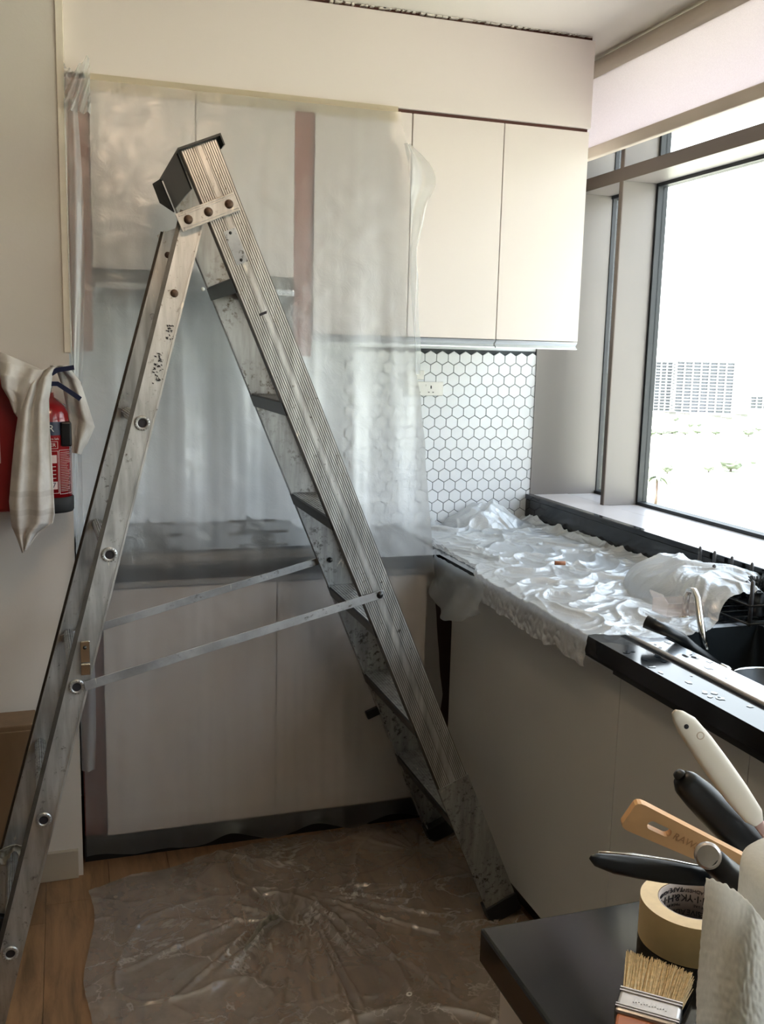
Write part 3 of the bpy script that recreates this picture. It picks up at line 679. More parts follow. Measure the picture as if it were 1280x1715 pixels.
dr = MB().grid(70, 30, drape).build('plastic_dust_sheet', M['filmclear'], loc=(1.19, 2.85, .9))
tag(dr, 'clear plastic film sagging off the worktop edge at the inner corner', 'plastic sheet')

# floor sheet
SP = [(P(480, 1545, 2, 0), .8), (P(700, 1430, 2, 0), .3)]
SC0 = P(500, 1500, 2, 0); RAYS = [(random.uniform(-2.9, -.1), random.uniform(.25, .75), random.uniform(.010, .020), random.uniform(.008, .016)) for _ in range(17)] + [(random.uniform(.1, 3), random.uniform(.12, .3), .010, .010) for _ in range(6)]
def fs(u, v):
    xl = .035 + .03 * noise.noise(Vector((v * 6, 0, 0))) - .03 * v; y = (2.905 + .165 * min(1, u / .42)) * (1 - v) + 1.13 * v; y += .035 * noise.noise(Vector((u * 6, 5, 0))) * (1 - v)
    x = xl + (1.29 - xl) * u
    h = .004 + .009 * max(0, ridge(x * 2 + y, y * 2 - x * 2, 1)) ** 14 + .004 * max(0, ridge(x * 5 + y * 2, y * 5 - x * 4, 3)) ** 12 + .0012 * abs(noise.noise(Vector((x * 25, y * 25, 2))))
    for c, s in SP:
        d = Vector((x - c.x, y - c.y)); r = d.length; a = math.atan2(d.y, d.x)
        q = max(0, noise.noise(Vector((math.cos(a) * 5, math.sin(a) * 5, c.x)))) * 2
        h += .030 * s * math.exp(-r * 4.5) * (q ** 1.5) * min(1, r * 12)
    for (ra, rl, rh, rw) in RAYS:
        dx, dy = x - SC0.x, y - SC0.y; t_ = dx * math.cos(ra) + dy * math.sin(ra); w_ = -dx * math.sin(ra) + dy * math.cos(ra) + .012 * noise.noise(Vector((t_ * 9, ra, 0)))
        if .03 < t_ < rl and abs(w_) < rw: h += rh * (1 - abs(w_) / rw) * math.sin(PI * (t_ - .03) / (rl - .03)) * (.6 + .8 * abs(noise.noise(Vector((t_ * 30, ra, 2)))))
    if u < .02: h += .01 * abs(noise.noise(Vector((y * 18, 0, 0))))
    return (x, y, .002 + h)
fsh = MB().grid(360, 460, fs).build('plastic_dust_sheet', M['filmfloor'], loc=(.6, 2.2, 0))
tag(fsh, 'wrinkled dusty see-through plastic sheet with painted glints spread on the wooden floor', 'plastic sheet')
# torn scrap standing in the tear
c = P(440, 1570, 2, .02); mb = MB()
mb.grid(12, 6, lambda u, v: (c.x - .06 + u * .14 , c.y - .05 + u * .14 + v * .02, .014 + v * .035 * math.sin(u * PI) + .004 * math.sin(u * 20)))
tag(mb.build('paper_scrap', pbr('scrap', srgb(120, 116, 104), .6, var=.5, vscale=60), solid=.001), 'curled grey-green scrap stuck up from a tear in the floor sheet', 'scrap')
c = P(686, 1666, 2, .012); tag(MB().lathe(c, [(.004, .003), (.008, .003), (.009, 0), (.004, 0), (.004, .003)], 20).build('washer', M['white_pl']), 'tiny pale ring washer lying on the floor plastic', 'washer')
c = P(604, 1484, 2, .012); tag(MB().lathe(c, [(0, .006), (.005, .005), (.007, 0)], 9).build('plaster_crumb', M['ink']), 'tiny black crumb lying on the floor plastic near the plinth', 'crumb')

# ================================================================ brown unit at the left edge
bu = thing('side_cabinet', (-.40, 2.93, 0), 'low brown wooden cabinet against the left wall, cut by the photo edge', 'cabinet')
MB().box((-.75, 2.88, .05), (-.105, 3.004, .575)).build('body', M['brownbox'], bu, bevel=.003)
MB().box((-.74, 2.872, .07), (-.43, 2.8795, .56)).build('door', M['brownbox'], bu, bevel=.002); MB().box((-.425, 2.872, .07), (-.115, 2.8795, .56)).build('door', M['brownbox'], bu, bevel=.002)
MB().box((-.73, 2.90, 0), (-.12, 3.0, .05)).build('base', M['plinth'], bu)
# dried rag plastered on the lowest visible rung
c = P(22, 1428, 1, Fz(.25).y - .05); mb = MB()
mb.grid(20, 16, lambda u, v: (c.x - .035 + u * .075, c.y - .02 + .018 * math.sin(v * PI) + .008 * noise.noise(Vector((u * 9, v * 9, 1))), c.z + .022 - .035 * v * (1 + .5 * math.sin(u * 9)) + .01 * math.sin(u * PI)))
tag(mb.build('rag', pbr('rag_cloth', srgb(150, 146, 134), .9, var=.2, vscale=40), solid=.002), 'small crumpled grey rag caught on the lowest rung of the ladder', 'rag')

# ================================================================ red things and towel on the left wall
ex = thing('fire_extinguisher', (-.040, 2.93, 1.20), 'red fire extinguisher with navy levers hanging on the left wall', 'fire extinguisher')
ec = Vector((-.042, 2.945, 1.20)); er = .062
MB().lathe(ec, [(0, .035), (er, .035), (er, .265), (er * .97, .285), (er * .82, .306), (er * .5, .322), (.020, .329), (.018, .342), (0, .342)], 40).build('cylinder', M['red'], ex)
MB().lathe(ec, [(0, 0), (er + .001, 0), (er + .004, .006), (er + .004, .042), (er + .001, .045)], 40).build('base_ring', M['rubber'], ex)
MB().lathe(ec, [(er + .0008, .224), (er + .0008, .262)], 40).build('blue_band', M['blue'], ex)
MB().box(ec + Vector((-.012, -.09, .352)), ec + Vector((.012, .01, .364))).build('lever_pivot', M['blue'], ex, bevel=.002)
MB().lathe(ec, [(.012, .342), (.013, .345), (.013, .352), (.016, .355), (.016, .366), (0, .368)], 16).build('valve', M['chrome'], ex)
lv = MB(); h0 = ec + Vector((0, -.078, .358))
def lever(pts, w):
    mb = MB(); n = len(pts); vs = []
    for (x, z) in pts: vs += [(h0.x + x, h0.y - w, h0.z + z), (h0.x + x, h0.y + w, h0.z + z)]
    f = [(2*i, 2*i+1, 2*i+3, 2*i+2) for i in range(n - 1)]; mb.add(vs, f); return mb
lever([(-.03, .005), (.0, .030), (.03, .050), (.075, .058)], .011).build('lever', M['blue'], ex, solid=.013)
lever([(-.01, .012), (.03, .012), (.065, -.012), (.09, -.03)], .010).build('lever', M['blue'], ex, solid=.013)
MB().box(ec + Vector((.034, -.058, .192)), ec + Vector((.064, -.03, .262))).build('strap_clip', M['black'], ex, bevel=.005)
MB().box(ec + Vector((-.05, .058, .06)), ec + Vector((.05, .078, .30))).build('wall_bracket', M['black'], ex)
def curve_print(mb, a0, a1, z0, z1):
    n = max(1, int(abs(a1 - a0) / .12) + 1)
    for i in range(n):
        b0 = a0 + (a1 - a0) * i / n; b1 = a0 + (a1 - a0) * (i + 1) / n; r = er + .0012
        mb.add([(ec.x + r * math.sin(b0), ec.y - r * math.cos(b0), ec.z + z0), (ec.x + r * math.sin(b1), ec.y - r * math.cos(b1), ec.z + z0),
                (ec.x + r * math.sin(b1), ec.y - r * math.cos(b1), ec.z + z1), (ec.x + r * math.sin(b0), ec.y - r * math.cos(b0), ec.z + z1)], [(0, 1, 2, 3)])
mb = MB()
def frame(a0, a1, z0, z1, w=.0012):
    curve_print(mb, a0, a1, z0, z0 + w); curve_print(mb, a0, a1, z1 - w, z1); curve_print(mb, a0, a0 + .02, z0, z1); curve_print(mb, a1 - .02, a1, z0, z1)
frame(-.3, .42, .186, .207); frame(-.3, .42, .058, .180); frame(.46, 1.25, .055, .182)
for k in range(24): curve_print(mb, .52, .52 + random.uniform(.35, .66), .175 - k * .0048, .1735 - k * .0048 + .0006)
curve_print(mb, .05, .35, .145, .168); curve_print(mb, .0, .36, .070, .092)
for k in range(4): curve_print(mb, .05, .3, .136 - k * .011, .134 - k * .011)
mb.build('label_print', M['print'], ex)
def text3d(body, name, size, mat, parent, place, extrude=.0004, align='CENTER'):
    cu = bpy.data.curves.new(name, 'FONT'); cu.body = body; cu.size = size; cu.extrude = extrude; cu.align_x = align; cu.align_y = 'CENTER'
    ob = bpy.data.objects.new(name, cu); C.objects.link(ob); dg = bpy.context.evaluated_depsgraph_get(); me = bpy.data.meshes.new_from_object(ob.evaluated_get(dg))
    C.objects.unlink(ob); bpy.data.objects.remove(ob)
    o0 = wloc(parent)
    for v in me.vertices: v.co = place(v.co) - o0
    me.materials.clear(); me.materials.append(mat); o = bpy.data.objects.new(name, me); C.objects.link(o); o.parent = parent; return o
def on_cyl(a, z): return lambda p: Vector((ec.x + (er + .0014 + p.z) * math.sin(a + p.x / er), ec.y - (er + .0014 + p.z) * math.cos(a + p.x / er), ec.z + z + p.y))
text3d('ER', 'band_lettering', .028, M['white_pl'], ex, on_cyl(.02, .243))
text3d('ER', 'label_lettering', .014, M['print'], ex, on_cyl(.2, .1965))
text3d('7', 'label_lettering', .022, M['blue'], ex, on_cyl(.2, .081))
text3d('Fire Safe', 'label_lettering', .008, M['print'], ex, on_cyl(.25, .214))
rb2 = thing('fire_blanket_box', (-.22, 2.97, 1.20), 'dark red wall box with thin white outline at the left edge, beside the extinguisher', 'wall box')
MB().box((-.34, 2.90, 1.203), (-.118, 3.018, 1.585)).build('body', M['darkred'], rb2, bevel=.012)
mb = MB(); x0, x1, z0, z1 = -.33, -.170, 1.345, 1.495
for a, b in (((x0, z0), (x1, z0 + .0015)), ((x0, z1), (x1, z1 + .0015)), ((x1 - .0015, z0), (x1, z1)), ((x0, z0), (x0 + .0015, z1))): mb.box((a[0], 2.8985, a[1]), (b[0], 2.8998, b[1]))
mb.build('label_outline', M['print'], rb2)
# towel: three hanging lobes meeting at the lever
def lobe(rows, Y, amp, nf, ph=0, thick=.012):
    # rows: list of (x_left, x_right, y) in the photo; Y = depth of the lobe at each row
    def fn(u, v):
        t = v * (len(rows) - 1); i = min(int(t), len(rows) - 2); k = t - i; k = k * k * (3 - 2 * k) * .5 + k * .5
        a, b = rows[i], rows[i + 1]; xl = a[0] + (b[0] - a[0]) * k; xr = a[1] + (b[1] - a[1]) * k
        yl = a[2] + (b[2] - a[2]) * k; yr = a[3] + (b[3] - a[3]) * k
        d = Y[i] + (Y[i + 1] - Y[i]) * k
        d += amp * (1 - math.cos(u * 2 * PI * nf + ph + v * 1.5)) * -.5 - .014 * math.sin(u * PI) + .004 * noise.noise(Vector((u * 6, v * 9, ph)))
        return P(xl + (xr - xl) * u, yl + (yr - yl) * u, 1, d)
    return fn
tw = thing('towel', (-.09, 2.84, 1.15), 'off-white cotton tea towel draped over the extinguisher lever', 'towel')
M1 = [(60, 100, 622, 612), (44, 88, 650, 626), (32, 82, 690, 670), (26, 84, 730, 730), (20, 88, 790, 800), (16, 91, 840, 860), (20, 88, 880, 876), (28, 64, 898, 892), (38, 44, 926, 920)]
MB().grid(48, 90, lobe(M1, [2.90, 2.86, 2.85, 2.845, 2.845, 2.845, 2.85, 2.85, 2.85], .030, 2)).build('cloth', M['cloth'], tw, solid=.004)
M2 = [(66, 104, 625, 610), (50, 72, 618, 618), (14, 58, 594, 640), (0, 44, 592, 660), (2, 34, 640, 692), (14, 30, 660, 700)]
MB().grid(40, 50, lobe([(0, 66, 590, 618), (0, 72, 606, 622), (1, 66, 628, 636), (4, 52, 648, 664), (16, 44, 668, 690), (24, 34, 690, 704)], [2.91, 2.87, 2.855, 2.86, 2.87, 2.88], .022, 1.5, 1)).build('cloth', M['cloth'], tw, solid=.004)
MB().grid(40, 50, lobe([(84, 112, 612, 612), (96, 134, 622, 640), (106, 147, 650, 680), (114, 158, 690, 715), (118, 146, 722, 742), (122, 135, 758, 761)], [2.90, 2.92, 2.93, 2.94, 2.94, 2.94], .018, 1.5, 2)).build('cloth', M['cloth'], tw, solid=.004)

# ================================================================ sink, tap, pan, dish rack
sk = thing('sink', (1.55, 1.55, .8), 'inset steel sink with wet flat rim, in the worktop near the window', 'sink')
X0, X1, Y0, Y1 = 1.385, 1.70, 1.30, 2.0
mb = MB(); zt = 1.0035
mb.box((SX0 - .008, SY0 - .02, 1.0005), (X0, SY1 + .008, zt)); mb.box((X1, SY0 - .02, 1.0005), (SX1 + .01, SY1 + .008, zt)); mb.box((X0, Y1, 1.0005), (X1, SY1 + .008, zt)); mb.box((X0, SY0 - .02, 1.0005), (X1, Y0, zt))
mb.build('rim', M['steel'], sk)
MB().tube([(SX0 - .002, SY1 + .002, 1.005), (SX0 - .002, SY0 - .01, 1.005)], .0042, 8).build('raised_edge', M['brushed'], sk)
MB().tube([(SX1 + .004, SY1 + .002, 1.005), (SX1 + .004, SY0 - .01, 1.005)], .0042, 8).build('raised_edge', M['brushed'], sk)
bo = pbr('shaded_bowl_steel', srgb(64, 70, 74), .3, .8, var=.1, vscale=10)  # steel darkened, the shadow inside the bowl is put into its colour
mb = MB(); zb = .82; r = .03
pts = lambda x0, x1, y0, y1, r: [(x1 - r + r * math.cos(a), y1 - r + r * math.sin(a)) for a in [i * PI / 12 for i in range(7)]] + [(x0 + r + r * math.cos(a), y1 - r + r * math.sin(a)) for a in [PI/2 + i * PI / 12 for i in range(7)]] + [(x0 + r + r * math.cos(a), y0 + r + r * math.sin(a)) for a in [PI + i * PI / 12 for i in range(7)]] + [(x1 - r + r * math.cos(a), y0 + r + r * math.sin(a)) for a in [1.5*PI + i * PI / 12 for i in range(7)]]
tp = pts(X0, X1, Y0, Y1, .002); bt = pts(X0 + .01, X1 - .01, Y0 + .01, Y1 - .01, .05); n = len(tp)
mb.add([(x, y, 1.0034) for x, y in tp] + [(x, y, zb) for x, y in bt], [(i, (i + 1) % n, n + (i + 1) % n, n + i) for i in range(n)], True); mb.add([(x, y, zb) for x, y in bt], [tuple(range(n))])
mb.build('bowl', bo, sk)
MB().lathe((1.54, 1.55, zb), [(0, .004), (.03, .004), (.04, .001)], 24).build('drain', M['chrome'], sk)
# water drops on the rim
dm = pbr('water_puddle', srgb(40, 46, 52), .05, spec=.7)
mb = MB()
for i in range(26):
    cx_, cy_ = random.choice([(random.uniform(1.225, 1.295), random.uniform(1.5, 1.93)), (random.uniform(1.325, 1.375), random.uniform(1.5, 1.95))]); zz = 1.0004 if cx_ < 1.3 else 1.0037; rr = random.uniform(.003, .011)
    mb.add([(cx_ + rr * math.cos(a) * (.5 + random.random() * .8), cy_ + 1.3 * rr * math.sin(a) * (.5 + random.random() * .8), zz + .0006) for a in [q * PI / 5 for q in range(10)]] , [tuple(range(10))])
tag(mb.build('water_drops', dm), 'small water puddles spilled along the worktop edge and the sink rim', 'water', kind='stuff')
# faucet
fa = thing('faucet', (1.70, 2.10, 1.0), 'thin chrome gooseneck tap arching out of the plastic over the sink', 'tap')
pth = [(1.64, 2.175, 1.004), (1.64, 2.175, 1.05), (1.638, 2.172, 1.075), (1.630, 2.160, 1.087), (1.618, 2.140, 1.084), (1.608, 2.12, 1.065), (1.585, 2.02, .955), (1.578, 2.0, .93)]
a_ = P(1152, 1012, 0, 1.66); 
pts3 = [P(1149, 1016, 0, 1.52), P(1150, 998, 0, 1.52), P(1155, 989, 0, 1.517), P(1163, 990, 0, 1.51), P(1168, 1002, 0, 1.506), P(1174, 1045, 0, 1.495), P(1182, 1090, 0, 1.485)]
pts3 = [Vector((pts3[0].x, pts3[0].y, 1.004))] + pts3
MB().tube(pts3, .0088, 14).build('spout', M['chrome'], fa)
MB().lathe((pts3[0].x, pts3[0].y, 1.004), [(0, .02), (.014, .02), (.02, .008), (.022, 0)], 20).build('base', M['chrome'], fa)
# pan
pc = P(1298, 1142, 2, .94)
pan = thing('frying_pan', (pc.x, pc.y, .87), 'black frying pan in the sink with its handle resting over the rim', 'pan')
MB().lathe((pc.x, pc.y, .895), [(0, 0), (.075, 0), (.098, .045), (.101, .047), (.102, .044), (.078, -.006), (0, -.006)], 48).build('body', M['black'], pan)
MB().lathe((pc.x, pc.y, .895), [(.098, .0455), (.1, .0485), (.1025, .0455)], 48).build('rim', M['chrome'], pan)
h1 = P(1212, 1122, 2, .945); h2 = P(1160, 1085, 2, .985); h3 = P(1120, 1058, 2, 1.035); h4 = P(1082, 1041, 2, 1.05)
MB().tube([h1 + Vector((.02, -.01, -.005)), h1 + (h2 - h1) * .2], [.012, .010], 12).build('handle_collar', M['chrome'], pan)
MB().tube([h1 + (h2 - h1) * .15, h2, (h2 + h3) / 2 + Vector((0, 0, .004)), h3, h4], [.011, .0135, .0145, .0135, .0165], 16).build('handle', M['black'], pan)
hh = h4 + (h3 - h4) * .35 + Vector((0, 0, .0145)); MB().lathe(hh, [(0, .0008), (.0045, .0008), (.006, 0)], 14, (0, 0, 1)).build('hanging_hole', M['grout'], pan)
# dish rack
dk = thing('dish_rack', (1.74, 2.2, 1.0), 'dark wire dish rack with round-tipped uprights half under the plastic', 'dish rack')
rodm = pbr('rod_grey', srgb(82, 82, 84), .4, .5)
for y in (2.388, 2.32, 2.242, 2.157): MB().tube([(1.797, y, 1.006), (1.797, y, 1.118), (1.797, y, 1.128), (1.797, y, 1.131)], [.0055, .0055, .004, .001], 10).build('rod', rodm, dk)
for px, py, x in ((1197, 945, 1.70), (1262, 972, 1.66), (1165, 955, 1.70)):
    q = P(px, py, 0, x); MB().tube([(q.x, q.y, 1.006), (q.x, q.y, q.z - .004), (q.x, q.y, q.z)], [.0055, .0055, .001], 10).build('rod', rodm, dk)
mb = MB()
for z in (1.012, 1.06): mb.tube([(1.655, 1.98, z), (1.655, 2.42, z), (1.797, 2.42, z), (1.797, 1.98, z), (1.655, 1.98, z)], .003, 8)
for k in range(9): mb.tube([(1.655, 2.0 + k * .05, 1.012), (1.797, 2.0 + k * .05, 1.012)], .002, 6)
mb.build('wire_frame', M['dark'], dk)
# black scrubber and utensils in the near end of the rack
ub = thing('scrub_brush', (1.73, 2.05, 1.015), 'black bristly scrub brush at the right edge, in the end of the dish rack', 'brush')
c = P(1272, 968, 0, 1.73)
MB().lathe((c.x, c.y, 1.016), [(0, 0), (.02, 0), (.022, .03), (.018, .06), (0, .06)], 16).build('holder', M['black'], ub)
mb = MB()
for i in range(160):
    a = random.random() * 2 * PI; e = random.uniform(-.3, 1.2); d = Vector((math.cos(a) * math.cos(e), math.sin(a) * math.cos(e), math.sin(e))); q = Vector((c.x, c.y, 1.085)); mb.tube([q + d * .01, q + d * random.uniform(.03, .045)], .0016, 4)
mb.build('bristles', M['leafgreen'], ub)['kind'] = 'stuff'
# clear box on the sheet
q = P(1118, 1034, 2, 1.03); bx = thing('plastic_box', (q.x + .07, q.y, 1.03), 'small clear peach-tinted plastic box on the sheet behind the tap', 'box')
b0 = Vector((q.x, q.y, 1.03)); mb = MB(); w, d, h = .11, .07, .034
mb.box(b0, b0 + Vector((w, d, .002))); mb.box(b0, b0 + Vector((w, .002, h))); mb.box(b0 + Vector((0, d - .002, 0)), b0 + Vector((w, d, h))); mb.box(b0 + Vector((0, .002, 0)), b0 + Vector((.002, d - .002, h))); mb.box(b0 + Vector((w - .002, .002, 0)), b0 + Vector((w, d - .002, h)))
mb.build('tray', M['box_clear'], bx)
mb = MB(); mb.prism([b0 + Vector((0, 0, h)), b0 + Vector((-.012, .01, h + .022)), b0 + Vector((-.012, d, h + .022)), b0 + Vector((0, d, h))], (0.002, 0, .001)); mb.build('lid', M['box_clear'], bx)
q = P(938, 943, 2, 1.035); mb = MB(); mb.tube([q + Vector((-.016, .004, 0)), q + Vector((.016, -.006, 0))], .0065, 12); tag(mb.build('wooden_plug', M['cig']), 'short brown wooden plug lying on the crumpled plastic', 'plug')

# ================================================================ near worktop and what stands on it
PX, PY = .455, .963
pn = thing('worktop', (.9, .6, .955), 'black granite worktop corner in the foreground, carrying tape and brush', 'worktop')
MB().box((PX, -.6, .956), (1.25, PY, 1.0)).build('slab', M['granite'], pn, bevel=.004)
pcab = thing('base_cupboard', (.85, .3, 0), 'white cupboard under the foreground worktop, only its left side showing', 'cupboard')
MB().box((PX + .018, -.6, .09), (1.24, PY - .025, .954)).build('carcass', M['cab'], pcab, bevel=.002)
MB().box((PX + .06, -.6, 0), (1.24, PY - .06, .088)).build('plinth', M['plinth'], pcab)
# masking tape
tR = .060; tr_ = .040; th = .048
tcn = Vector((.686, .874, 1.0008))
tp_ = thing('masking_tape_roll', tcn, 'cream roll of masking tape with printed core, on the foreground worktop', 'tape')
MB().lathe(tcn, [(tR, 0), (tR, th)], 64).build('tape', M['tape'], tp_)
MB().lathe(tcn, [(tr_, th), (tR, th)], 64).build('side_face', M['tapeside'], tp_); MB().lathe(tcn, [(tr_, 0.0), (tR, 0.0)], 64).build('side_face', M['tapeside'], tp_)
core = MB().lathe(tcn, [(tr_, 0), (tr_, th - .0005), (tr_ - .002, th - .0005), (tr_ - .002, 0), (tr_, 0)], 64).build('core', M['card'], tp_)
def in_core(a, z, s=1, flip=False):            # text on the inner face, seen from the centre
    r = tr_ - .0024
    sg = -1 if flip else 1
    return lambda p: Vector((tcn.x + (r - p.z) * math.sin(a + sg * p.x / r), tcn.y + (r - p.z) * math.cos(a + sg * p.x / r), tcn.z + z + sg * p.y))
for a in (-1.25, -.1, 1.05, 2.2):
    text3d('TAPE', 'core_lettering', .0085, M['ink'], core, in_core(a + .2, .040, flip=True)); text3d('ADHESIVE', 'core_lettering', .0062, M['ink'], core, in_core(a - .45, .039, flip=True))
    text3d('K&H·I·Y', 'core_lettering', .013, M['ink'], core, in_core(a, .0295, flip=True)); text3d('MADE IN UAE', 'core_lettering', .0045, M['ink'], core, in_core(a, .020, flip=True)); text3d('ADHESIVE', 'core_lettering', .0095, M['ink'], core, in_core(a, .011, flip=True))
# paint brush lying on the worktop
pa = P(1043, 1698, 2, 1.012); pd = P(1124, 1721, 2, 1.012); pe = P(1068, 1600, 2, 1.012)
wv = (pd - pa); wv.z = 0; bw = wv.length; wv.normalize(); lv_ = Vector((-wv.y, wv.x, 0)); bc_ = (pa + pd) / 2; bc_.z = 1.012
pbh = thing('paint_brush', (bc_.x, bc_.y, 1.0), 'flat paint brush with pale bristles and tin ferrule, beside the tape roll', 'brush')
hw_ = .031
MB().fbox(bc_, wv, lv_, Vector((0, 0, 1)), (-hw_, -.008, -.009), (hw_, .034, .009)).build('ferrule', M['ferrule'], pbh, bevel=.003)
mb = MB()
for v in (-.003, .001, .024, .029): mb.fbox(bc_, wv, lv_, Vector((0, 0, 1)), (-hw_ - .0005, v, -.0095), (hw_ + .0005, v + .0018, .0100))
fe = mb.build('ferrule_ridge', M['ferrule'], pbh)
mb = MB()
for i in range(13):
    u = -.016 + i * .0027; mb.fbox(bc_, wv, lv_, Vector((0, 0, 1)), (u, .010 + (i % 3) * .001, .0088), (u + .0014, .016 - (i % 2) * .0016, .0096))
mb.build('embossed_mark', M['ferrule'], pbh)['kind'] = 'stuff'
mb = MB()
for i in range(1500):
    u = random.uniform(-1, 1); w = random.uniform(-1, 1); sp = 1 + .16 * random.random()
    p0 = bc_ + wv * (u * (hw_ - .002)) + lv_ * .033 + Vector((0, 0, w * .0075)); p1 = bc_ + wv * (u * hw_ * 1.14 + random.gauss(0, .0014)) + lv_ * (.094 + random.uniform(-.006, .004) - .006 * u) + Vector((0, 0, w * .0085 + random.gauss(0, .0006)))
    mb.tube([p0, (p0 + p1) / 2 + Vector((0, 0, .001)), p1], [.0008, .0008, .0004], 3, False)
br_ = mb.build('bristles', M['bristle'], pbh); br_['kind'] = 'stuff'
MB().fbox(bc_, wv, lv_, Vector((0, 0, 1)), (-hw_ + .002, .030, -.006), (hw_ - .002, .070, .006)).build('bristle_core', M['bristle'], pbh)
hp = [(-hw_ + .002, -.008), (hw_ - .002, -.008), (hw_ - .004, -.03), (.014, -.06), (.012, -.13), (-.012, -.13), (-.014, -.06), (-hw_ + .004, -.03)]
MB().prism([bc_ + wv * a + lv_ * b + Vector((0, 0, -.006)) for a, b in hp], (0, 0, .012)).build('handle', M['orangewood'], pbh, bevel=.003)
# kitchen roll with a torn sheet
kc = Q(1362, 1400, .845); kc.z = 1.0
kr = thing('kitchen_roll', (kc.x, kc.y, 1.0), 'white kitchen paper roll at the right edge with a torn sheet hanging off', 'paper roll')
MB().lathe((kc.x, kc.y, 1.0008), [(.020, .235), (.050, .238), (.056, .232), (.057, .225), (.057, .01), (.054, 0), (.02, 0)], 56).build('roll', M['paper'], kr)
MB().lathe((kc.x, kc.y, 1.0), [(.018, .001), (.018, .236), (.020, .236), (.020, .001)], 32).build('core', M['card'], kr)
def sheet(u, v):
    # left edge vertical, top edge runs down from the torn peak towards the roll
    xs = 1183 - 16 * min(1, v * 1.6) + 1.5 * noise.noise(Vector((v * 30, 0, 0))) * (1 - u); xe = 1300
    px = xs + (xe - xs) * u
    ytop = 1470 + (u * 118) * .86 + 5 * noise.noise(Vector((u * 16, 4, 0))) * (1 if .03 < u < .97 else 0) - 22 * math.sin(u * PI)
    py = ytop + (1775 - ytop) * v
    return Q(px, py, .86 - .075 * math.sin(u * 2.2) * (1 - .3 * v) - .03 * v + .002 * math.sin(u * 7 + v * 3) + .0012 * noise.noise(Vector((u * 25, v * 25, 1))))
MB().grid(60, 70, sheet).build('torn_sheet', M['paper'], kr, solid=.0006)
# utensil holder and utensils
hc = Q(1352, 1560, 1.0); hc.z = 1.0
uh = thing('utensil_holder', (hc.x, hc.y, 1.0), 'pale utensil pot hidden behind the kitchen roll at the right edge', 'utensil pot')
MB().lathe((hc.x, hc.y, 1.001), [(0, 0), (.046, 0), (.050, .095), (.052, .098), (.048, .098), (.044, .004), (0, .004)], 40).build('pot', M['white_pl'], uh)
def strap(path, wid, thk, nrm_hint=None, seg=14):
    # flattened oval bar along path; wid, thk lists
    mb = MB(); N = len(path); n0 = len(mb.v)
    view = Vector(MR[2])
    for i, p in enumerate(path):
        t = (path[min(i + 1, N - 1)] - path[max(i - 1, 0)]).normalized(); side = t.cross(view).normalized(); nr_ = side.cross(t).normalized()
        if nrm_hint: 
            side = (side * math.cos(nrm_hint) + nr_ * math.sin(nrm_hint)).normalized(); nr_ = side.cross(t).normalized()
        for k in range(seg):
            a = 2 * PI * k / seg; ca, sa = math.cos(a), math.sin(a); e = .7
            mb.v.append(p + side * wid[i] * math.copysign(abs(ca) ** e, ca) + nr_ * thk[i] * math.copysign(abs(sa) ** e, sa))
    for i in range(N - 1):
        for k in range(seg): mb.f.append([i*seg + k, i*seg + (k+1) % seg, (i+1)*seg + (k+1) % seg, (i+1)*seg + k]); mb.sm.append(True)
    mb.f.append(list(range(seg))); mb.sm.append(True); mb.f.append([(N-1)*seg + k for k in range(seg)]); mb.sm.append(True)
    return mb
def line(pts): return [Q(*p) for p in pts]
px2m = lambda w, d: w * d / F
# 1 white spatula handle
w1 = [(1129, 1192), (1136, 1199), (1150, 1214), (1175, 1247), (1205, 1289), (1235, 1330), (1262, 1366), (1270, 1378)]
d1 = [1.00 + .004 * i for i in range(8)]; W1 = [5, 12, 19, 22, 23, 22, 18, 10]
t1 = thing('spatula', Q(1330, 1470, 1.04), 'ivory plastic spatula handle, topmost of the utensils at the right edge', 'spatula')
MB.build(strap([Q(a, b, d) for (a, b), d in zip(w1, d1)], [px2m(w, 1.0) for w in W1], [px2m(w * .4, 1.0) for w in W1]), 'handle', M['ivory'], t1)
MB.build(strap([Q(1266, 1372, 1.03), Q(1300, 1420, 1.03), Q(1345, 1520, 1.02)], [.006, .005, .005], [.003, .003, .003]), 'shaft', pbr('pinkish_shaft', srgb(214, 184, 184), .4), t1)
q = Q(1150, 1217, .992); MB().lathe(q, [(0, .0004), (.0018, .0004), (.0026, 0)], 12, -Vector(MR[2])).build('hanging_hole', M['ink'], t1)
q = Q(1174, 1232, .992); MB().lathe(q, [(.0030, 0), (.0036, .0006), (.0042, 0)], 16, -Vector(MR[2])).build('moulded_ring', pbr('ring_shade', srgb(214, 196, 176), .5), t1)
# 2 thick black handle
t2 = thing('ladle', Q(1335, 1480, 1.07), 'thick black plastic utensil handle below the ivory spatula', 'utensil')
w2 = [(1142, 1303), (1150, 1312), (1170, 1331), (1205, 1366), (1240, 1398), (1270, 1425), (1300, 1452), (1345, 1520)]
W2 = [15, 23, 27, 29, 32, 35, 30, 16]
MB.build(strap([Q(a, b, 1.04 + .004 * i) for i, (a, b) in enumerate(w2)], [px2m(w, 1.05) for w in W2], [px2m(w * .7, 1.05) for w in W2]), 'handle', M['black'], t2)
MB().lathe(Q(1139, 1299, 1.042), [(0, .006), (.005, .005), (.007, 0)], 14, Q(1129, 1288, 1.04) - Q(1145, 1305, 1.04)).build('end_ring', M['dark'], t2)
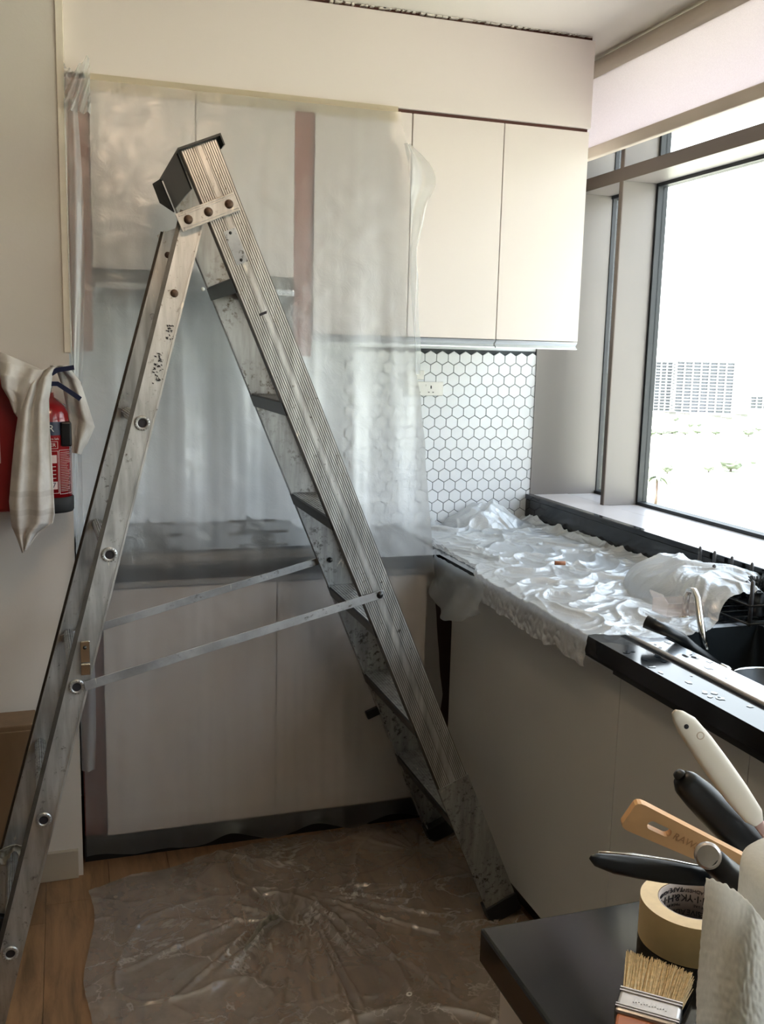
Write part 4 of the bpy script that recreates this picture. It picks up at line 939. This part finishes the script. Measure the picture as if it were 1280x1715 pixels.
# 3 beech handle with slot
t3 = thing('wooden_spatula', Q(1320, 1490, 1.03), 'pale wooden utensil handle with a slot and faint branding', 'spatula')
e0 = Q(1062, 1336, .985); e1 = Q(1052, 1388, .985); ax3 = (Q(1255, 1452, 1.0) - Q(1060, 1360, .985)); L3 = ax3.length; ax3.normalize()
up3 = (e0 - e1); up3 = (up3 - ax3 * up3.dot(ax3)).normalized(); nr3 = ax3.cross(up3).normalized(); _c, _s = math.cos(.32), math.sin(.32); up3, nr3 = (up3 * _c + nr3 * _s), (nr3 * _c - up3 * _s); o3 = Q(1052, 1360, .985)
hwf = lambda s: .0175 - .0060 * s
outer = []; N3 = 26
def outl(s, sgn): 
    e = .008 / L3
    w = hwf(s); 
    if s < e: w *= math.sqrt(max(0, 1 - (1 - s / e) ** 2)) * .3 + .7
    return o3 + ax3 * (s * L3 * 1.15) + up3 * (w * sgn)
mb = MB(); S_ = [0, .01, .03, .06] + [.06 + i * .05 for i in range(1, 19)]
sl0, sl1 = .14, .31
def slot_half(s):
    L = (sl1 - sl0) / 2; m_ = (sl0 + sl1) / 2; r = .028
    if s <= sl0 or s >= sl1: return 0
    k = min(s - sl0, sl1 - s) / r; return .0050 * (math.sqrt(1 - (1 - k) ** 2) if k < 1 else 1)
Ss = sorted(set(S_ + [sl0 + i * (sl1 - sl0) / 14 for i in range(15)] + [sl0 + .003, sl1 - .003]))
thk3 = nr3 * .0045
for a, b in zip(Ss, Ss[1:]):
    ca, cb = o3 + ax3 * a * L3 * 1.15, o3 + ax3 * b * L3 * 1.15
    for sg in (1, -1):
        ia, ib = ca + up3 * sg * slot_half(a), cb + up3 * sg * slot_half(b); oa, ob_ = outl(a, sg), outl(b, sg)
        vs = [ia, ib, ob_, oa]; mb.add([v + thk3 for v in vs] + [v - thk3 for v in vs], [(0, 1, 2, 3), (7, 6, 5, 4), (3, 2, 6, 7), (0, 4, 5, 1)])
for s in (0,):
    mb.add([outl(0, 1) + thk3, outl(0, -1) + thk3, outl(0, -1) - thk3, outl(0, 1) - thk3], [(0, 1, 2, 3)])
mb.build('handle', M['beech'], t3)
ft = -1 if (thk3.dot(Vector(MR[2])) > 0) else 1
text3d('RAWSDN', 'branding', .011, M['engrave'], t3, lambda p: o3 + ax3 * (L3 * .42 + .018 + p.x) + up3 * p.y + nr3 * ft * (.0047 + p.z), extrude=.0001)
# 4 knife: black handle with steel spine line and blade
t4 = thing('kitchen_knife', Q(1240, 1500, 1.0), 'black-handled knife with a steel edge line, lowest handle pointing left', 'knife')
w4 = [(990, 1436), (1000, 1440), (1030, 1447), (1070, 1453), (1110, 1459), (1150, 1464), (1182, 1468)]; W4 = [4, 11, 16, 18, 19, 18, 16]
MB.build(strap([Q(a, b, .90 + .006 * i) for i, (a, b) in enumerate(w4)], [px2m(w, .93) for w in W4], [px2m(w * .55, .93) for w in W4]), 'handle', M['black'], t4)
MB().tube([Q(1003, 1427, .895), Q(1060, 1431, .905), (Q(1120, 1440, .915)), Q(1182, 1452, .925)], .0011, 8).build('steel_line', M['chrome'], t4)
mb = MB(); mb.prism([Q(1180, 1455, .945), Q(1262, 1530, .965), Q(1262, 1570, .965), Q(1180, 1500, .945)], Vector(MR[2]) * .0015); mb.build('blade', M['steel'], t4)
# 5 short black handle with steel cap
t5 = thing('peeler', Q(1300, 1540, .98), 'short black round handle with a steel end cap, in front of the wooden one', 'peeler')
a5, b5 = Q(1186, 1433, .90), Q(1290, 1530, .95); ax5 = (b5 - a5).normalized()
MB().tube([a5, a5 + (b5 - a5) * .2, a5 + (b5 - a5) * .6, b5], [.0115, .0125, .0165, .018], 24).build('handle', M['black'], t5)
cd = (ax5 * -.45 - Vector(MR[2]) * .9).normalized()
MB().lathe(a5 + cd * .006, [(0, .0015), (.0100, .0015)], 28, cd).lathe(a5 + cd * .006, [(.0100, .0015), (.0118, -.001)], 28, cd).lathe(a5 + cd * .006, [(.0118, -.001), (.0126, -.006)], 28, cd).build('end_cap', M['ferrule'], t5)

# ================================================================ outside
GZ = -38.0
def gmat():
    t = NT('park_ground'); co = t.coord((1, 1, 1)); n = t.noise(co, .018, 5, .6); n2 = t.noise(co, .12, 5)
    c = t.ramp(n, [(.42, srgb(218, 208, 202)), (.52, srgb(150, 160, 122)), (.62, srgb(200, 192, 182))])
    t.l(t.mix(t.ramp(n2, [(.5, BW), (.75, (.4, .4, .4, 1))]), c, srgb(196, 186, 170)), t.b.inputs['Base Color']); t.b.inputs['Roughness'].default_value = .9; return t.m
struct(MB().box((20, -3000, GZ - 1), (5000, 6000, GZ)).build('ground', gmat()))
conc = pbr('tower_concrete', srgb(116, 118, 122), .9, var=.04, vscale=.05); conc2 = pbr('tower_shade', srgb(118, 121, 128), .9, var=.04, vscale=.05); vill = pbr('villa_render', srgb(120, 118, 114), .9)
def tower(pxa, pxb, pyb, pyt, floors, bays, label, dp=26):
    a = P(pxa, pyb, 2, GZ); b = P(pxb, pyb + (pxb - pxa) * .03, 2, GZ); D = a.length
    u = (b - a); u.z = 0; Lw = u.length; u.normalize(); v = Vector((-u.y, u.x, 0)) 
    if v.dot(a) < 0: v = -v
    h = EYE.z - GZ; top = P((pxa + pxb) / 2, pyt, 0, ((a + b) / 2).x).z; H = top - GZ
    t = thing('tower_block', a, label, 'building'); Z = Vector((0, 0, 1))
    MB().fbox(a, u, v, Z, (.6, 1.5, 0), (Lw - .6, dp, H)).build('body', conc2, t)
    for k in range(floors + 1):
        MB().fbox(a, u, v, Z, (0, 0, k * H / floors - .5), (Lw, dp + 1, k * H / floors + .4)).build('floor_slab', conc, t)
    for k in range(bays + 1):
        MB().fbox(a, u, v, Z, (k * (Lw - 1.4) / bays, .2, .5), (k * (Lw - 1.4) / bays + 1.4, dp, H - .5)).build('pier', conc, t)
    return t
tower(1127, 1227, 690, 606, 16, 7, 'wide pale tower block on the hazy horizon, seen through the large pane')
tower(1092, 1124, 688, 606, 16, 3, 'narrow pale tower block left of the wide one, next to the window frame', 9)
tower(1255, 1300, 684, 664, 4, 4, 'low pale building block on the horizon at the right edge')
treem = [pbr('tree_green_%d' % i, c, .9, var=.25, vscale=.4) for i, c in enumerate((srgb(88, 96, 82), srgb(98, 106, 92)))]; trunkm = pbr('trunk', srgb(96, 88, 80), .9)
def tree(px, py, wpx, hpx, label, k=0):
    b = P(px, py, 2, GZ); D = (b - EYE).dot(Vector(MR[2])); w = wpx * D / F / 2; h = hpx * D / F
    t = thing('tree', b, label, 'tree', 'trees in the park outside')
    MB().tube([b, b + Vector((0, 0, h * .5))], w * .12, 6).build('trunk', trunkm, t)
    bm = bmesh.new(); bmesh.ops.create_icosphere(bm, subdivisions=3, radius=1)
    for v in bm.verts:
        n_ = 1 + .28 * noise.noise(v.co * 1.7 + Vector((px, 0, 0))) + .16 * noise.noise(v.co * 5 + Vector((px, 1, 0))); v.co = Vector((v.co.x * w * n_, v.co.y * w * n_, h * .6 + v.co.z * h * .42 * n_))
    me = bpy.data.meshes.new('crown'); bm.to_mesh(me); bm.free(); o = bpy.data.objects.new('crown', me); C.objects.link(o); me.materials.append(treem[k]); o.parent = t
for i, (px, py, w, h, l) in enumerate(((1118, 793, 17, 15, 'round pale tree behind the palm tree'), (1187, 791, 17, 14, 'small round tree left of the broad bush in the park'), (1224, 790, 34, 22, 'broad pale bush-like tree in the middle of the park'), (1262, 779, 10, 9, 'tiny tree right of the broad bush in the park'),
        (1082, 791, 9, 16, 'tree cut by the window frame, left of the palm tree'), (1091, 730, 15, 11, 'dark round tree beside the frame, at the left end of the tree line'), (1254, 731, 18, 13, 'largest round tree in the far line, right of the towers'), (1156, 716, 12, 9, 'far tree below the wide tower, left half'),
        (1132, 706, 10, 8, 'far tree below the gap between the two towers'), (1170, 715, 10, 6, 'far tree below the centre of the wide tower'), (1199, 728, 14, 7, 'low far tree below the right half of the wide tower'), (1271, 722, 12, 7, 'far tree at the right edge of the photo'))):
    tree(px, py, w, h, l, i % 2)
for i, (px, w) in enumerate(((1108, 20), (1126, 24), (1148, 20), (1168, 16))): tree(px, 728 - (i % 2) * 2, w, 7, ('leftmost low shrub of the hedge line below the towers', 'second shrub from the left in the hedge line below the towers', 'third shrub from the left in the hedge line below the towers', 'rightmost low shrub of the hedge line below the wide tower')[i], i % 2)
for i, (px, py, w) in enumerate(((1120, 702, 14), (1145, 704, 12), (1196, 708, 16), (1216, 712, 12), (1240, 706, 14))):
    b = P(px, py, 2, GZ); D = (b - EYE).dot(Vector(MR[2])); ww = w * D / F; v = thing('villa', b, ('white low villa below the narrow tower', 'white low villa left of the far trees below the wide tower', 'white low villa below the right half of the wide tower', 'white low villa just right below the wide tower', 'white low villa standing alone right of the wide tower')[i], 'house')
    MB().box(b, b + Vector((ww, ww, 5))).build('walls', vill, v); MB().box(b + Vector((-.5, -.5, 5)), b + Vector((ww + .5, ww + .5, 5.6))).build('roof', conc, v)
    for q in range(4): MB().box(b + Vector((ww * (.1 + q * .23), -.1, 1.5)), b + Vector((ww * (.2 + q * .23), 0, 3.5))).build('window', conc2, v)
pb_ = P(1098, 846, 2, GZ); D = (pb_ - EYE).dot(Vector(MR[2])); Hm = 46 * D / F
pt = thing('palm_tree', pb_, 'palm tree with a pale trunk near the lower left corner of the pane', 'palm tree')
MB().tube([pb_, pb_ + Vector((.1, 0, Hm * .5)), pb_ + Vector((0, 0, Hm))], [.42, .32, .30], 8).build('trunk', pbr('palm_trunk', srgb(112, 92, 86), .9), pt)
for k in range(14):
    a = k * 2 * PI / 14 + .2; e = .3 + .5 * ((k * 7) % 5) / 4; L = 4.2; top = pb_ + Vector((0, 0, Hm)); d = Vector((math.cos(a), math.sin(a), 0)); s_ = Vector((-d.y, d.x, 0)); mb = MB()
    pth = [top + d * (L * q / 6) + Vector((0, 0, math.sin(e) * L * q / 6 - L * .9 * (q / 6) ** 2 * .9)) for q in range(7)]
    vs = []
    for q, p in enumerate(pth): w = .55 * math.sin(PI * (q + .6) / 7.2); vs += [p - s_ * w - Vector((0, 0, .25 * w)), p, p + s_ * w - Vector((0, 0, .25 * w))]
    f = []
    for q in range(6): f += [(3*q, 3*q+1, 3*q+4, 3*q+3), (3*q+1, 3*q+2, 3*q+5, 3*q+4)]
    mb.add(vs, f); mb.build('frond', treem[0], pt, solid=.06)
